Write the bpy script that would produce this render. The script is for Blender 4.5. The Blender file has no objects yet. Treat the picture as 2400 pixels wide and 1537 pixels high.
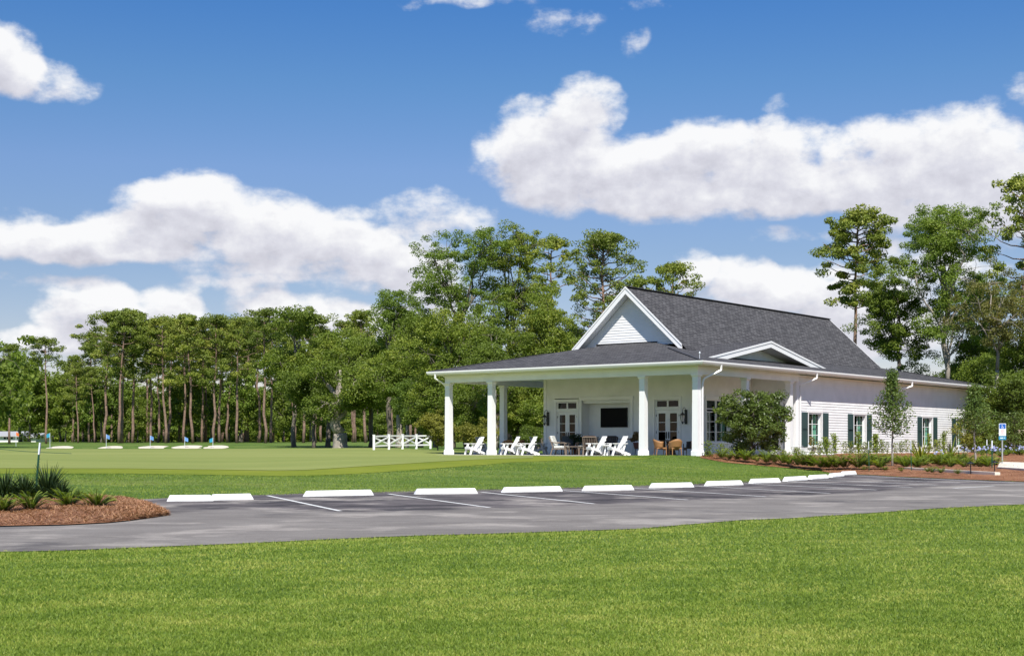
import bpy, bmesh, math, random
import numpy as np
from mathutils import Vector, Matrix
R=math.radians
sc=bpy.context.scene
COL=sc.collection
# ------------------------------------------------------------------ camera
F=3312.0; YH=1042.0; ZC=1.42          # focal length in pixels of a 2400 px frame, horizon row, eye height
cam=bpy.data.cameras.new('camera'); camo=bpy.data.objects.new('camera',cam); COL.objects.link(camo)
cam.sensor_width=36; cam.lens=F/2400*36; cam.shift_y=(YH-768.5)/2400; cam.clip_end=5000; cam.clip_start=.1
camo.location=(0,0,ZC); camo.rotation_euler=(R(90),0,0); sc.camera=camo
# ------------------------------------------------------------------ light
SUN_EL=R(52); SUN_ROT=R(187)
EXPOSURE=0.62
sc.view_settings.view_transform='Standard'; sc.view_settings.look='None'
sc.view_settings.exposure=EXPOSURE; sc.view_settings.gamma=1.0
sun=bpy.data.lights.new('sun','SUN'); sun.energy=4.3; sun.angle=R(.5); sun.color=(1,.955,.88)
suno=bpy.data.objects.new('sun',sun); COL.objects.link(suno); suno.rotation_euler=(R(90)-SUN_EL,0,R(7)); suno.location=(0,-60,80)
w=bpy.data.worlds.new('World'); sc.world=w; w.use_nodes=True
w.cycles.sampling_method='MANUAL'; w.cycles.sample_map_resolution=512
def build_world():
    nt=w.node_tree; N=nt.nodes; L=nt.links; N.clear()
    def nd(t,**k):
        n=N.new(t)
        for a,b in k.items(): setattr(n,a,b)
        return n
    def put(sock,v):
        if isinstance(v,(int,float)): sock.default_value=v
        elif isinstance(v,tuple): sock.default_value=v
        else: L.new(v,sock)
    def m(op,a,b=0.0,c=None,clamp=False):
        n=nd('ShaderNodeMath',operation=op,use_clamp=clamp); put(n.inputs[0],a); put(n.inputs[1],b)
        if c is not None: put(n.inputs[2],c)
        return n.outputs[0]
    def vm(op,a,b=None,c=None):
        n=nd('ShaderNodeVectorMath',operation=op); put(n.inputs[0],a)
        if b is not None: put(n.inputs[1],b)
        if c is not None: put(n.inputs[2],c)
        return n.outputs['Value'] if op in('DOT_PRODUCT','LENGTH') else n.outputs[0]
    sky=nd('ShaderNodeTexSky',sky_type='NISHITA',sun_disc=False,sun_elevation=SUN_EL,sun_rotation=SUN_ROT,
           altitude=0,air_density=.9,dust_density=0.05,ozone_density=3.5)
    skc=nd('ShaderNodeHueSaturation'); skc.inputs['Saturation'].default_value=1.12; skc.inputs['Value'].default_value=.100
    tn=nd('ShaderNodeMix',data_type='RGBA',blend_type='MULTIPLY'); tn.inputs[0].default_value=1; L.new(sky.outputs[0],tn.inputs[6]); tn.inputs[7].default_value=(.68,.74,.84,1); L.new(tn.outputs[2],skc.inputs['Color'])
    tc0=nd('ShaderNodeTexCoord'); sp0=nd('ShaderNodeSeparateXYZ'); L.new(tc0.outputs['Generated'],sp0.inputs[0])
    hr=nd('ShaderNodeValToRGB'); L.new(m('MULTIPLY',m('ARCSINE',sp0.outputs[2]),1/.35),hr.inputs[0])   # whiter, dimmer air low down, deeper blue aloft
    hr.color_ramp.elements[0].position=.2; hr.color_ramp.elements[0].color=(1.14,.80,.68,1); hr.color_ramp.elements[1].position=.86; hr.color_ramp.elements[1].color=(.72,.88,.95,1)
    for ps,cc in ((.38,(1.11,.83,.72,1)),(.546,(1.2,.93,.85,1)),(.71,(.95,.94,.89,1))): e_=hr.color_ramp.elements.new(ps); e_.color=cc
    sk2=nd('ShaderNodeMix',data_type='RGBA',blend_type='MULTIPLY'); sk2.inputs[0].default_value=1; L.new(skc.outputs[0],sk2.inputs[6]); L.new(hr.outputs[0],sk2.inputs[7])
    tc=nd('ShaderNodeTexCoord'); sp=nd('ShaderNodeSeparateXYZ'); L.new(tc.outputs['Generated'],sp.inputs[0])
    az=m('ARCTAN2',sp.outputs[0],sp.outputs[1]); el=m('ARCSINE',sp.outputs[2])
    cb=nd('ShaderNodeCombineXYZ'); L.new(az,cb.inputs[0]); L.new(el,cb.inputs[1]); P=cb.outputs[0]
    # cumulus banks: (column, row, half width, half height, weight) as they stood over the course
    blobs=[(1385,245,95,75,1),(1290,300,125,75,1),(1215,365,130,75,1),(1330,400,190,95,1),(1480,400,170,95,1),(1600,380,130,85,.9),(1660,330,80,70,.9),
     (1760,330,120,70,.85),(1810,250,45,42,.5),(1860,380,140,90,.9),(1960,450,220,65,.9),(2050,360,100,85,.9),(2210,320,150,80,1),
     (2320,390,150,95,1),(2150,440,230,80,1),(1480,465,330,52,.7),(1760,490,230,40,.8),(2330,480,200,60,.8),(1850,560,120,25,.4),(2200,540,250,60,.6),(2100,610,180,60,.5),
     (1320,45,100,38,.45),(1490,85,45,45,.42),(1130,0,140,22,.45),(1510,8,70,25,.42),(2390,225,50,50,.6),(960,5,60,18,.4),
     (25,135,70,75,.8),(110,185,130,48,.75),(0,80,45,45,.7),(-90,150,160,90,.8),
     (440,462,120,65,1),(370,480,110,70,.9),(560,500,190,75,1),(710,525,180,65,1),(830,565,120,45,.95),(560,590,330,45,.85),(330,545,130,60,.8),
     (60,545,160,60,.85),(140,560,110,45,.85),(215,555,90,65,.6),(240,590,230,35,.6),(-90,560,150,60,.8),
     (1000,490,130,65,.65),(1085,520,90,45,.6),(940,600,110,70,.85),(880,650,170,45,.7),(1000,640,90,80,.7),(760,620,190,35,.45),
     (125,715,65,45,.9),(215,700,85,50,.95),(300,718,120,45,.9),(400,700,75,42,.95),(430,745,85,50,.9),(240,765,180,45,.8),(330,800,260,40,.7),(60,790,160,30,.5),
     (620,700,85,52,.9),(740,735,150,48,.95),(830,760,90,50,.9),(690,780,180,40,.8),(40,650,60,16,.35),(140,645,55,20,.45),
     (1625,625,62,52,.95),(1710,650,105,52,.95),(1810,680,120,48,.9),(1930,655,110,42,.75),(1900,710,190,45,.75),(2060,720,150,70,.95),(1830,425,90,55,.8),(1705,425,85,50,.8),(1600,300,45,30,.35),(560,660,60,30,.5),(470,660,60,22,.4),(660,650,60,26,.5),(160,660,60,24,.45),(1960,800,120,80,.9),(2250,650,160,60,.6),(1080,760,90,60,.6),(560,640,170,28,.55),(1000,700,120,60,.8),(900,780,130,60,.8),(120,800,140,50,.6),(1700,720,120,40,.6),(2010,800,150,70,.8),(2140,790,150,60,.7),(1450,690,120,40,.5)]
    n1=nd('ShaderNodeTexNoise'); n1.inputs['Scale'].default_value=16; n1.inputs['Detail'].default_value=3; L.new(P,n1.inputs['Vector'])
    wob=vm('SUBTRACT',n1.outputs['Color'],(.5,.5,.5)); wob=vm('MULTIPLY',wob,(.034,.022,0))
    def field(off):
        p=vm('ADD',P,off); q=vm('ADD',p,wob); acc=None
        for (cx,cy,rx,ry,wt) in blobs:
            a=math.atan2(cx-1200,F); e=math.atan2(YH-cy,math.hypot(F,cx-1200)); ax=rx/F*1.12; ey=ry/F*1.12
            v=vm('MULTIPLY_ADD',q,(1/ax,1/ey,0),(-a/ax,-e/ey,0))
            d=m('MULTIPLY_ADD',vm('DOT_PRODUCT',v,v),-wt,wt,clamp=True)
            acc=d if acc is None else m('ADD',acc,d)
        acc=m('MINIMUM',acc,1.25 if off==(0,0,0) else 1.5)
        n2=nd('ShaderNodeTexNoise'); n2.inputs['Scale'].default_value=30; n2.inputs['Detail'].default_value=10; n2.inputs['Roughness'].default_value=.60
        s=vm('MULTIPLY',p,(1,1.5,1)); L.new(s,n2.inputs['Vector'])
        return m('MULTIPLY_ADD',m('SUBTRACT',n2.outputs[0],.5),m('MULTIPLY',m('MULTIPLY',acc,4.0,clamp=True),2.35),acc)
    d0=field((0,0,0)); d1=field((.004,.0155,0))
    dens=nd('ShaderNodeMapRange',interpolation_type='SMOOTHSTEP'); L.new(d0,dens.inputs[0]); dens.inputs[1].default_value=.15; dens.inputs[2].default_value=1.08
    lit=m('MULTIPLY_ADD',m('MULTIPLY_ADD',d0,-.62,d1),-.52,.84)
    n3=nd('ShaderNodeTexNoise'); n3.inputs['Scale'].default_value=62; n3.inputs['Detail'].default_value=6; n3.inputs['Roughness'].default_value=.6; L.new(P,n3.inputs['Vector'])
    lit=m('MULTIPLY_ADD',m('SUBTRACT',n3.outputs[0],.5),.75,lit,clamp=True)
    cr=nd('ShaderNodeValToRGB'); L.new(lit,cr.inputs[0])
    cr.color_ramp.elements[0].position=0.0; cr.color_ramp.elements[0].color=(.355,.352,.40,1)
    cr.color_ramp.elements[1].position=1.0; cr.color_ramp.elements[1].color=(.635,.635,.64,1)
    e=cr.color_ramp.elements.new(.5); e.color=(.48,.48,.525,1)
    mx=nd('ShaderNodeMix',data_type='RGBA'); L.new(m('MULTIPLY',dens.outputs[0],.97),mx.inputs[0]); L.new(sk2.outputs[2],mx.inputs[6]); L.new(cr.outputs[0],mx.inputs[7])
    bg=nd('ShaderNodeBackground'); bg.inputs[1].default_value=1.0; L.new(mx.outputs[2],bg.inputs[0])
    o=nd('ShaderNodeOutputWorld'); L.new(bg.outputs[0],o.inputs[0])
build_world()
try:
    sc.cycles.max_bounces=7; sc.cycles.diffuse_bounces=3; sc.cycles.transparent_max_bounces=12; sc.cycles.use_denoising=True; sc.cycles.caustics_reflective=False; sc.cycles.caustics_refractive=False
except Exception: pass
# ------------------------------------------------------------------ helpers
def tag(o,label=None,cat=None,group=None,kind=None):
    if label: o['label']=label
    if cat: o['category']=cat
    if group: o['group']=group
    if kind: o['kind']=kind
    return o
def link(o,parent=None):
    COL.objects.link(o)
    if parent is not None: o.parent=parent
    return o
def empty(name,loc=(0,0,0),rz=0,label=None,cat=None,group=None):
    o=bpy.data.objects.new(name,None); o.empty_display_size=.2; o.location=loc; o.rotation_euler=(0,0,rz); link(o)
    return tag(o,label,cat,group)
KIDS={}
def kids(o): return [c for c in bpy.data.objects if c.parent==o]
def dup(o,loc=None,rz=None,label=None,scale=None,group=None,ks=None):
    c=o.copy(); COL.objects.link(c)
    if loc is not None: c.location=loc
    if rz is not None: c.rotation_euler=(o.rotation_euler[0],o.rotation_euler[1],rz)
    if scale is not None: c.scale=scale if isinstance(scale,tuple) else (scale,)*3
    if label: c['label']=label
    if group: c['group']=group
    for k in (ks if ks is not None else kids(o)):
        d=k.copy(); COL.objects.link(d); d.parent=c
        for g in kids(k):
            h=g.copy(); COL.objects.link(h); h.parent=d
    return c
class MB:
    def __init__(s): s.v=[]; s.f=[]; s.uv=[]
    def add(s,vs,fs,uvs=None):
        b=len(s.v); s.v+= [tuple(map(float,a)) for a in vs]
        for i,f in enumerate(fs):
            s.f.append([b+k for k in f]); s.uv.append(uvs[i] if uvs else None)
        return s
    def quad(s,*p,uv=None): return s.add(p,[list(range(len(p)))],[uv] if uv else None)
    def box(s,x0,x1,y0,y1,z0,z1):
        if x0>x1:x0,x1=x1,x0
        if y0>y1:y0,y1=y1,y0
        if z0>z1:z0,z1=z1,z0
        v=[(x0,y0,z0),(x1,y0,z0),(x1,y1,z0),(x0,y1,z0),(x0,y0,z1),(x1,y0,z1),(x1,y1,z1),(x0,y1,z1)]
        return s.add(v,[[0,3,2,1],[4,5,6,7],[0,1,5,4],[1,2,6,5],[2,3,7,6],[3,0,4,7]])
    def bar(s,a,b,wd,th,up=(0,0,1)):          # rectangular bar from a to b
        a=Vector(a);b=Vector(b);d=(b-a).normalized(); u=Vector(up)
        sd=d.cross(u)
        if sd.length<1e-4: sd=Vector((1,0,0))
        sd.normalize(); u=sd.cross(d).normalized(); sd*=wd/2;u*=th/2
        v=[a-sd-u,a+sd-u,a+sd+u,a-sd+u,b-sd-u,b+sd-u,b+sd+u,b-sd+u]
        return s.add(v,[[0,3,2,1],[4,5,6,7],[0,1,5,4],[1,2,6,5],[2,3,7,6],[3,0,4,7]])
    def tube(s,pts,rad,n=6,cap=True):
        pts=[Vector(p) for p in pts]
        if not isinstance(rad,(list,tuple,np.ndarray)): rad=[rad]*len(pts)
        rings=[];prev=None
        for i,p in enumerate(pts):
            d=(pts[min(i+1,len(pts)-1)]-pts[max(i-1,0)]); d=d.normalized() if d.length>0 else Vector((0,0,1))
            a=prev if prev is not None else (Vector((1,0,0)) if abs(d.x)<.8 else Vector((0,1,0)))
            x=(a-d*a.dot(d)).normalized(); y=d.cross(x); prev=x
            rings.append([p+(x*math.cos(t)+y*math.sin(t))*rad[i] for t in [2*math.pi*k/n for k in range(n)]])
        vs=[q for r in rings for q in r]; fs=[]
        for i in range(len(pts)-1):
            for k in range(n): fs.append([i*n+k,i*n+(k+1)%n,(i+1)*n+(k+1)%n,(i+1)*n+k])
        if cap: fs+= [list(range(n))[::-1],[ (len(pts)-1)*n+k for k in range(n)]]
        return s.add(vs,fs)
    def lathe(s,prof,c=(0,0,0),n=16):
        vs=[(c[0]+r*math.cos(2*math.pi*k/n),c[1]+r*math.sin(2*math.pi*k/n),c[2]+z) for r,z in prof for k in range(n)]; fs=[]
        for i in range(len(prof)-1):
            for k in range(n): fs.append([i*n+k,i*n+(k+1)%n,(i+1)*n+(k+1)%n,(i+1)*n+k])
        fs+=[list(range(n))[::-1],[(len(prof)-1)*n+k for k in range(n)]]
        return s.add(vs,fs)
    def mesh(s,name,mat,smooth=False):
        me=bpy.data.meshes.new(name); me.from_pydata(s.v,[],s.f); me.materials.append(mat)
        if any(u for u in s.uv):
            l=me.uv_layers.new(name='UVMap'); 
            for p,u in zip(me.polygons,s.uv):
                if u:
                    for k,li in enumerate(p.loop_indices): l.data[li].uv=u[k]
        if smooth: me.polygons.foreach_set('use_smooth',[True]*len(me.polygons))
        me.update(); return me
    def build(s,name,mat,parent=None,smooth=False,bevel=0):
        o=bpy.data.objects.new(name,s.mesh(name,mat,smooth)); link(o,parent)
        if bevel:
            b=o.modifiers.new('bevel','BEVEL'); b.width=bevel; b.segments=2; b.limit_method='ANGLE'
        return o
def np_mesh(name,V,nper,tint,mat,smooth=False):   # V (N*nper,3) polygons of nper corners each
    n=len(V)//nper; me=bpy.data.meshes.new(name)
    me.vertices.add(len(V)); me.vertices.foreach_set('co',np.ascontiguousarray(V,dtype=np.float32).ravel())
    me.loops.add(len(V)); me.loops.foreach_set('vertex_index',np.arange(len(V),dtype=np.int32))
    me.polygons.add(n); me.polygons.foreach_set('loop_start',np.arange(0,len(V),nper,dtype=np.int32)); me.polygons.foreach_set('loop_total',np.full(n,nper,dtype=np.int32))
    a=me.attributes.new('tint','FLOAT','FACE'); a.data.foreach_set('value',np.asarray(tint,dtype=np.float32))
    me.materials.append(mat); me.update(calc_edges=True); return me
# ------------------------------------------------------------------ materials
def newmat(name):
    mt=bpy.data.materials.new(name); mt.use_nodes=True; nt=mt.node_tree
    return mt,nt.nodes,nt.links,nt.nodes['Principled BSDF']
def c4(c): return (c[0],c[1],c[2],1)
def plain(name,c,rough=.5,metal=0,spec=.5,var=.06,scale=6,bump=0,bscale=60):
    mt,N,L,b=newmat(name); b.inputs['Roughness'].default_value=rough; b.inputs['Metallic'].default_value=metal; b.inputs['Specular IOR Level'].default_value=spec
    tc=N.new('ShaderNodeTexCoord'); n=N.new('ShaderNodeTexNoise'); n.inputs['Scale'].default_value=scale; n.inputs['Detail'].default_value=5
    L.new(tc.outputs['Object'],n.inputs['Vector']); r=N.new('ShaderNodeValToRGB'); L.new(n.outputs[0],r.inputs[0])
    r.color_ramp.elements[0].position=.3; r.color_ramp.elements[1].position=.7
    r.color_ramp.elements[0].color=c4([x*(1-var) for x in c]); r.color_ramp.elements[1].color=c4([x*(1+var*.6) for x in c]); L.new(r.outputs[0],b.inputs['Base Color'])
    if bump:
        n2=N.new('ShaderNodeTexNoise'); n2.inputs['Scale'].default_value=bscale; n2.inputs['Detail'].default_value=4; L.new(tc.outputs['Object'],n2.inputs['Vector'])
        bp=N.new('ShaderNodeBump'); bp.inputs['Strength'].default_value=bump; L.new(n2.outputs[0],bp.inputs['Height']); L.new(bp.outputs[0],b.inputs['Normal'])
    return mt
def leafmat(name,c1,c2,c3=None,trans=.25,nscale=.35,objvar=.5):
    mt,N,L,b=newmat(name); b.inputs['Roughness'].default_value=.5; b.inputs['Specular IOR Level'].default_value=.25
    a=N.new('ShaderNodeAttribute'); a.attribute_name='tint'
    tc=N.new('ShaderNodeTexCoord'); n=N.new('ShaderNodeTexNoise'); n.inputs['Scale'].default_value=nscale; n.inputs['Detail'].default_value=2; L.new(tc.outputs['Object'],n.inputs['Vector'])
    oi=N.new('ShaderNodeObjectInfo')
    ad=N.new('ShaderNodeMath'); ad.operation='MULTIPLY_ADD'; L.new(n.outputs[0],ad.inputs[0]); ad.inputs[1].default_value=.9; L.new(a.outputs['Fac'],ad.inputs[2])
    ad2=N.new('ShaderNodeMath'); ad2.operation='MULTIPLY_ADD'; L.new(oi.outputs['Random'],ad2.inputs[0]); ad2.inputs[1].default_value=objvar; L.new(ad.outputs[0],ad2.inputs[2])
    mr=N.new('ShaderNodeMapRange'); L.new(ad2.outputs[0],mr.inputs[0]); mr.inputs[1].default_value=.3; mr.inputs[2].default_value=1.45+objvar*.5
    r=N.new('ShaderNodeValToRGB'); L.new(mr.outputs[0],r.inputs[0]); r.color_ramp.elements[0].color=c4(c1); r.color_ramp.elements[1].color=c4(c2 if c3 is None else c3)
    if c3 is not None: e=r.color_ramp.elements.new(.6); e.color=c4(c2)
    L.new(r.outputs[0],b.inputs['Base Color'])
    t=N.new('ShaderNodeBsdfTranslucent'); g=N.new('ShaderNodeMix'); g.data_type='RGBA'; g.blend_type='MULTIPLY'; g.inputs[0].default_value=1; L.new(r.outputs[0],g.inputs[6]); g.inputs[7].default_value=(1.4,1.5,.6,1); L.new(g.outputs[2],t.inputs[0])
    mx=N.new('ShaderNodeMixShader'); mx.inputs[0].default_value=trans; L.new(b.outputs[0],mx.inputs[1]); L.new(t.outputs[0],mx.inputs[2]); L.new(mx.outputs[0],N['Material Output'].inputs[0])
    return mt
def turf(name,cols,scales=(.12,1.3,22),bump=.6,bscale=70,aniso=(1,1,1),ramp=(.36,.5,.64)):
    # cols: dark, mid, light; three octaves of patchiness plus fine blades in the bump
    mt,N,L,b=newmat(name); b.inputs['Roughness'].default_value=.85; b.inputs['Specular IOR Level'].default_value=.15
    tc=N.new('ShaderNodeTexCoord'); mp=N.new('ShaderNodeMapping'); L.new(tc.outputs['Object'],mp.inputs[0]); mp.inputs['Scale'].default_value=aniso
    acc=None
    for sc_,wt in zip(scales,(.42,.33,.25)):
        n=N.new('ShaderNodeTexNoise'); n.inputs['Scale'].default_value=sc_; n.inputs['Detail'].default_value=5; n.inputs['Roughness'].default_value=.6; L.new(mp.outputs[0],n.inputs['Vector'])
        mm=N.new('ShaderNodeMath'); mm.operation='MULTIPLY_ADD'; L.new(n.outputs[0],mm.inputs[0]); mm.inputs[1].default_value=wt
        if acc is None: mm.inputs[2].default_value=0
        else: L.new(acc,mm.inputs[2])
        acc=mm.outputs[0]
    r=N.new('ShaderNodeValToRGB'); L.new(acc,r.inputs[0]); E=r.color_ramp.elements
    E[0].position=ramp[0]; E[0].color=c4(cols[0]); E[1].position=ramp[2]; E[1].color=c4(cols[2]); e=E.new(ramp[1]); e.color=c4(cols[1])
    L.new(r.outputs[0],b.inputs['Base Color'])
    n=N.new('ShaderNodeTexNoise'); n.inputs['Scale'].default_value=bscale; n.inputs['Detail'].default_value=3; L.new(tc.outputs['Object'],n.inputs['Vector'])
    bp=N.new('ShaderNodeBump'); bp.inputs['Strength'].default_value=bump; bp.inputs['Distance'].default_value=.05; L.new(n.outputs[0],bp.inputs['Height']); L.new(bp.outputs[0],b.inputs['Normal'])
    return mt
def asphalt_mat():
    mt,N,L,b=newmat('asphalt'); b.inputs['Roughness'].default_value=.8; b.inputs['Specular IOR Level'].default_value=.3
    tc=N.new('ShaderNodeTexCoord')
    def noise(scale,det=5,vec=(1,1,1),rot=0):
        mp=N.new('ShaderNodeMapping'); L.new(tc.outputs['Object'],mp.inputs[0]); mp.inputs['Scale'].default_value=vec; mp.inputs['Rotation'].default_value=(0,0,rot)
        n=N.new('ShaderNodeTexNoise'); n.inputs['Scale'].default_value=scale; n.inputs['Detail'].default_value=det; n.inputs['Roughness'].default_value=.65; L.new(mp.outputs[0],n.inputs['Vector']); return n.outputs[0]
    def ramp(f,p0,p1,a,b_):
        r=N.new('ShaderNodeValToRGB'); L.new(f,r.inputs[0]); r.color_ramp.elements[0].position=p0; r.color_ramp.elements[1].position=p1; r.color_ramp.elements[0].color=c4(a); r.color_ramp.elements[1].color=c4(b_); return r.outputs[0]
    def mix(f,a,b_,bt='MIX'):
        g=N.new('ShaderNodeMix'); g.data_type='RGBA'; g.blend_type=bt
        if isinstance(f,float): g.inputs[0].default_value=f
        else: L.new(f,g.inputs[0])
        for s,v in((6,a),(7,b_)):
            if isinstance(v,tuple): g.inputs[s].default_value=v
            else: L.new(v,g.inputs[s])
        return g.outputs[2]
    # stall apron is darker new seal coat, the drive is worn grey: attribute 'tint' = 1 on the apron
    a=N.new('ShaderNodeAttribute'); a.attribute_name='tint'
    drive=ramp(noise(.9,7,(.5,1.1,1),-.5),.32,.70,(.150,.135,.122),(.240,.220,.200))
    apron=ramp(noise(.75,8,(.7,1.0,1),-.35),.40,.62,(.042,.036,.037),(.150,.132,.128))
    wob=N.new('ShaderNodeMath'); wob.operation='MULTIPLY_ADD'; L.new(noise(.5,5),wob.inputs[0]); wob.inputs[1].default_value=.9; L.new(a.outputs['Fac'],wob.inputs[2])
    fr=N.new('ShaderNodeMapRange'); fr.interpolation_type='SMOOTHSTEP'; L.new(wob.outputs[0],fr.inputs[0]); fr.inputs[1].default_value=.75; fr.inputs[2].default_value=1.15
    base=mix(fr.outputs[0],drive,apron)
    stain=ramp(noise(.5,8,(.8,1.0,1),.2),.57,.70,(0,0,0),(1,1,1)); base=mix(mix(.7,(0,0,0,1),stain),base,(.060,.055,.057,1))
    dust=ramp(noise(.6,9,(.8,1.0,1),-.4),.52,.64,(0,0,0),(.9,.9,.9)); base=mix(dust,base,(.33,.30,.27,1))
    grit=ramp(noise(55,2),.3,.75,(.78,.78,.78),(1.22,1.22,1.22)); base=mix(1.0,base,grit,'MULTIPLY')
    L.new(base,b.inputs['Base Color'])
    bp=N.new('ShaderNodeBump'); bp.inputs['Strength'].default_value=.35; bp.inputs['Distance'].default_value=.02; L.new(noise(40,3),bp.inputs['Height']); L.new(bp.outputs[0],b.inputs['Normal'])
    return mt
def shingle_mat():
    mt,N,L,b=newmat('shingle'); b.inputs['Roughness'].default_value=.9; b.inputs['Specular IOR Level'].default_value=.2
    uv=N.new('ShaderNodeUVMap'); uv.uv_map='UVMap'
    br=N.new('ShaderNodeTexBrick'); L.new(uv.outputs[0],br.inputs['Vector']); br.offset=.37; br.squash=1
    br.inputs['Scale'].default_value=1; br.inputs['Brick Width'].default_value=.36; br.inputs['Row Height'].default_value=.16; br.inputs['Mortar Size'].default_value=.018; br.inputs['Mortar Smooth'].default_value=.3; br.inputs['Bias'].default_value=0
    br.inputs['Color1'].default_value=(.060,.059,.063,1); br.inputs['Color2'].default_value=(.112,.110,.115,1); br.inputs['Mortar'].default_value=(.012,.012,.015,1)
    n=N.new('ShaderNodeTexNoise'); n.inputs['Scale'].default_value=2.4; n.inputs['Detail'].default_value=6; L.new(uv.outputs[0],n.inputs['Vector'])
    r=N.new('ShaderNodeValToRGB'); L.new(n.outputs[0],r.inputs[0]); r.color_ramp.elements[0].position=.3; r.color_ramp.elements[1].position=.7; r.color_ramp.elements[0].color=(.88,.88,.88,1); r.color_ramp.elements[1].color=(1.12,1.12,1.12,1)
    g=N.new('ShaderNodeMix'); g.data_type='RGBA'; g.blend_type='MULTIPLY'; g.inputs[0].default_value=1; L.new(br.outputs[0],g.inputs[6]); L.new(r.outputs[0],g.inputs[7]); L.new(g.outputs[2],b.inputs['Base Color'])
    bp=N.new('ShaderNodeBump'); bp.inputs['Strength'].default_value=.5; bp.inputs['Distance'].default_value=.03; L.new(br.outputs[0],bp.inputs['Height']); L.new(bp.outputs[0],b.inputs['Normal'])
    return mt
def glass_mat(name,tint=(.75,.9,.85),refl=.16):
    mt,N,L,b=newmat(name); N.remove(b)
    t=N.new('ShaderNodeBsdfTransparent'); t.inputs[0].default_value=c4(tint); g=N.new('ShaderNodeBsdfGlossy'); g.inputs['Roughness'].default_value=.03
    mx=N.new('ShaderNodeMixShader'); mx.inputs[0].default_value=refl; L.new(t.outputs[0],mx.inputs[1]); L.new(g.outputs[0],mx.inputs[2]); L.new(mx.outputs[0],N['Material Output'].inputs[0]); return mt
def pattern_cushion():
    mt,N,L,b=newmat('cushion_fabric'); b.inputs['Roughness'].default_value=.9
    tc=N.new('ShaderNodeTexCoord'); ch=N.new('ShaderNodeTexChecker'); mp=N.new('ShaderNodeMapping'); mp.inputs['Rotation'].default_value=(.6,.78,.78); L.new(tc.outputs['Object'],mp.inputs[0]); L.new(mp.outputs[0],ch.inputs[0]); ch.inputs['Scale'].default_value=14
    ch.inputs[1].default_value=(.42,.43,.42,1); ch.inputs[2].default_value=(.70,.70,.66,1); L.new(ch.outputs[0],b.inputs['Base Color']); return mt
M={}
M['white']=plain('white_paint',(.82,.82,.82),.45,var=.07,scale=1.4)
M['trim']=plain('white_trim',(.84,.84,.84),.4,var=.02,scale=3)
M['stop']=plain('concrete_white',(.82,.82,.81),.8,var=.14,scale=5,bump=.3)
M['line']=plain('line_paint',(.66,.66,.64),.7,var=.22,scale=9)
M['shingle']=shingle_mat(); M['asphalt']=asphalt_mat()
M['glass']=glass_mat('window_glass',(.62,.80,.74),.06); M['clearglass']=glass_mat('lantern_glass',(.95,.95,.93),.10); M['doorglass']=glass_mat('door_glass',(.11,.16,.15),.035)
M['black']=plain('black_metal',(.012,.012,.013),.35,var=.1)
M['screen']=plain('screen_glass',(.004,.004,.005),.4,var=0,spec=.08)
M['shutter']=plain('shutter_paint',(.028,.062,.064),.4,var=.15,scale=2)
M['cap']=plain('ridge_shingle',(.05,.05,.057),.9,var=.3,scale=3)
M['dark']=plain('dark_flashing',(.02,.02,.022),.6)
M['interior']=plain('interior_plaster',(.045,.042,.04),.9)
M['curtain']=plain('curtain_cloth',(.75,.78,.74),.9,var=.08,scale=2)
M['concrete']=plain('concrete',(.50,.47,.43),.85,var=.12,scale=2,bump=.3)
M['limestone']=plain('limestone',(.72,.66,.55),.8,var=.08,scale=3)
M['brickcap']=plain('brick_cap',(.28,.20,.16),.8,var=.2,scale=8)
M['wicker']=plain('wicker',(.33,.165,.062),.6,var=.3,scale=40,bump=.6,bscale=80)
M['darkwicker']=plain('dark_wicker',(.045,.028,.022),.6,var=.3,scale=40,bump=.6,bscale=80)
M['teak']=plain('weathered_teak',(.20,.155,.12),.7,var=.25,scale=9)
M['cushion']=pattern_cushion(); M['greycushion']=plain('grey_fabric',(.075,.085,.10),.9,var=.15,scale=20)
M['poly']=plain('white_lumber',(.86,.86,.85),.5,var=.03)
M['greypoly']=plain('grey_lumber',(.40,.40,.41),.55,var=.06)
M['post_green']=plain('post_enamel',(.012,.07,.04),.4,var=.15); M['steel']=plain('galvanised_steel',(.45,.47,.48),.4,.7,var=.1)
M['blue']=plain('sign_blue',(.012,.10,.42),.4,var=.02); M['signteal']=plain('sign_teal',(.03,.22,.38),.4,var=.02); M['red']=plain('sign_red',(.50,.24,.20),.5)
M['flagblue']=plain('flag_blue',(.16,.34,.70),.8,var=.3,scale=4); M['flagteal']=plain('flag_teal',(.03,.33,.50),.8,var=.2,scale=4); M['flagorange']=plain('flag_orange',(.75,.18,.04),.8)
M['flagwhite']=plain('flag_white',(.7,.75,.82),.8)
M['sand']=plain('sand',(.60,.54,.44),.95,var=.10,scale=2,bump=.4,bscale=20)
M['pot']=plain('terracotta',(.20,.075,.045),.8,var=.2)
M['purple']=plain('purple_leaf',(.16,.03,.09),.6,var=.3,scale=30)
M['bloom']=plain('pale_blue_bloom',(.50,.55,.85),.8,var=.15,scale=20)
M['bark_pine']=plain('pine_bark',(.245,.160,.120),.95,var=.45,scale=3.0,bump=.9,bscale=9)
M['bark_oak']=plain('oak_bark',(.17,.145,.115),.95,var=.45,scale=2.4,bump=.8,bscale=9)
M['bark_pale']=plain('pale_bark',(.33,.29,.24),.9,var=.35,scale=2.2,bump=.5,bscale=9)
M['bark_young']=plain('young_bark',(.30,.27,.24),.9,var=.2,scale=6)
M['leaf_pine']=leafmat('pine_needles',(0.074,0.111,0.022),(0.193,0.241,0.039),(0.412,0.401,0.077),0.28,.25,.45)
M['leaf_oak']=leafmat('oak_leaves',(0.064,0.097,0.019),(0.170,0.230,0.032),(0.380,0.385,0.067),0.34,.22,.45)
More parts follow.
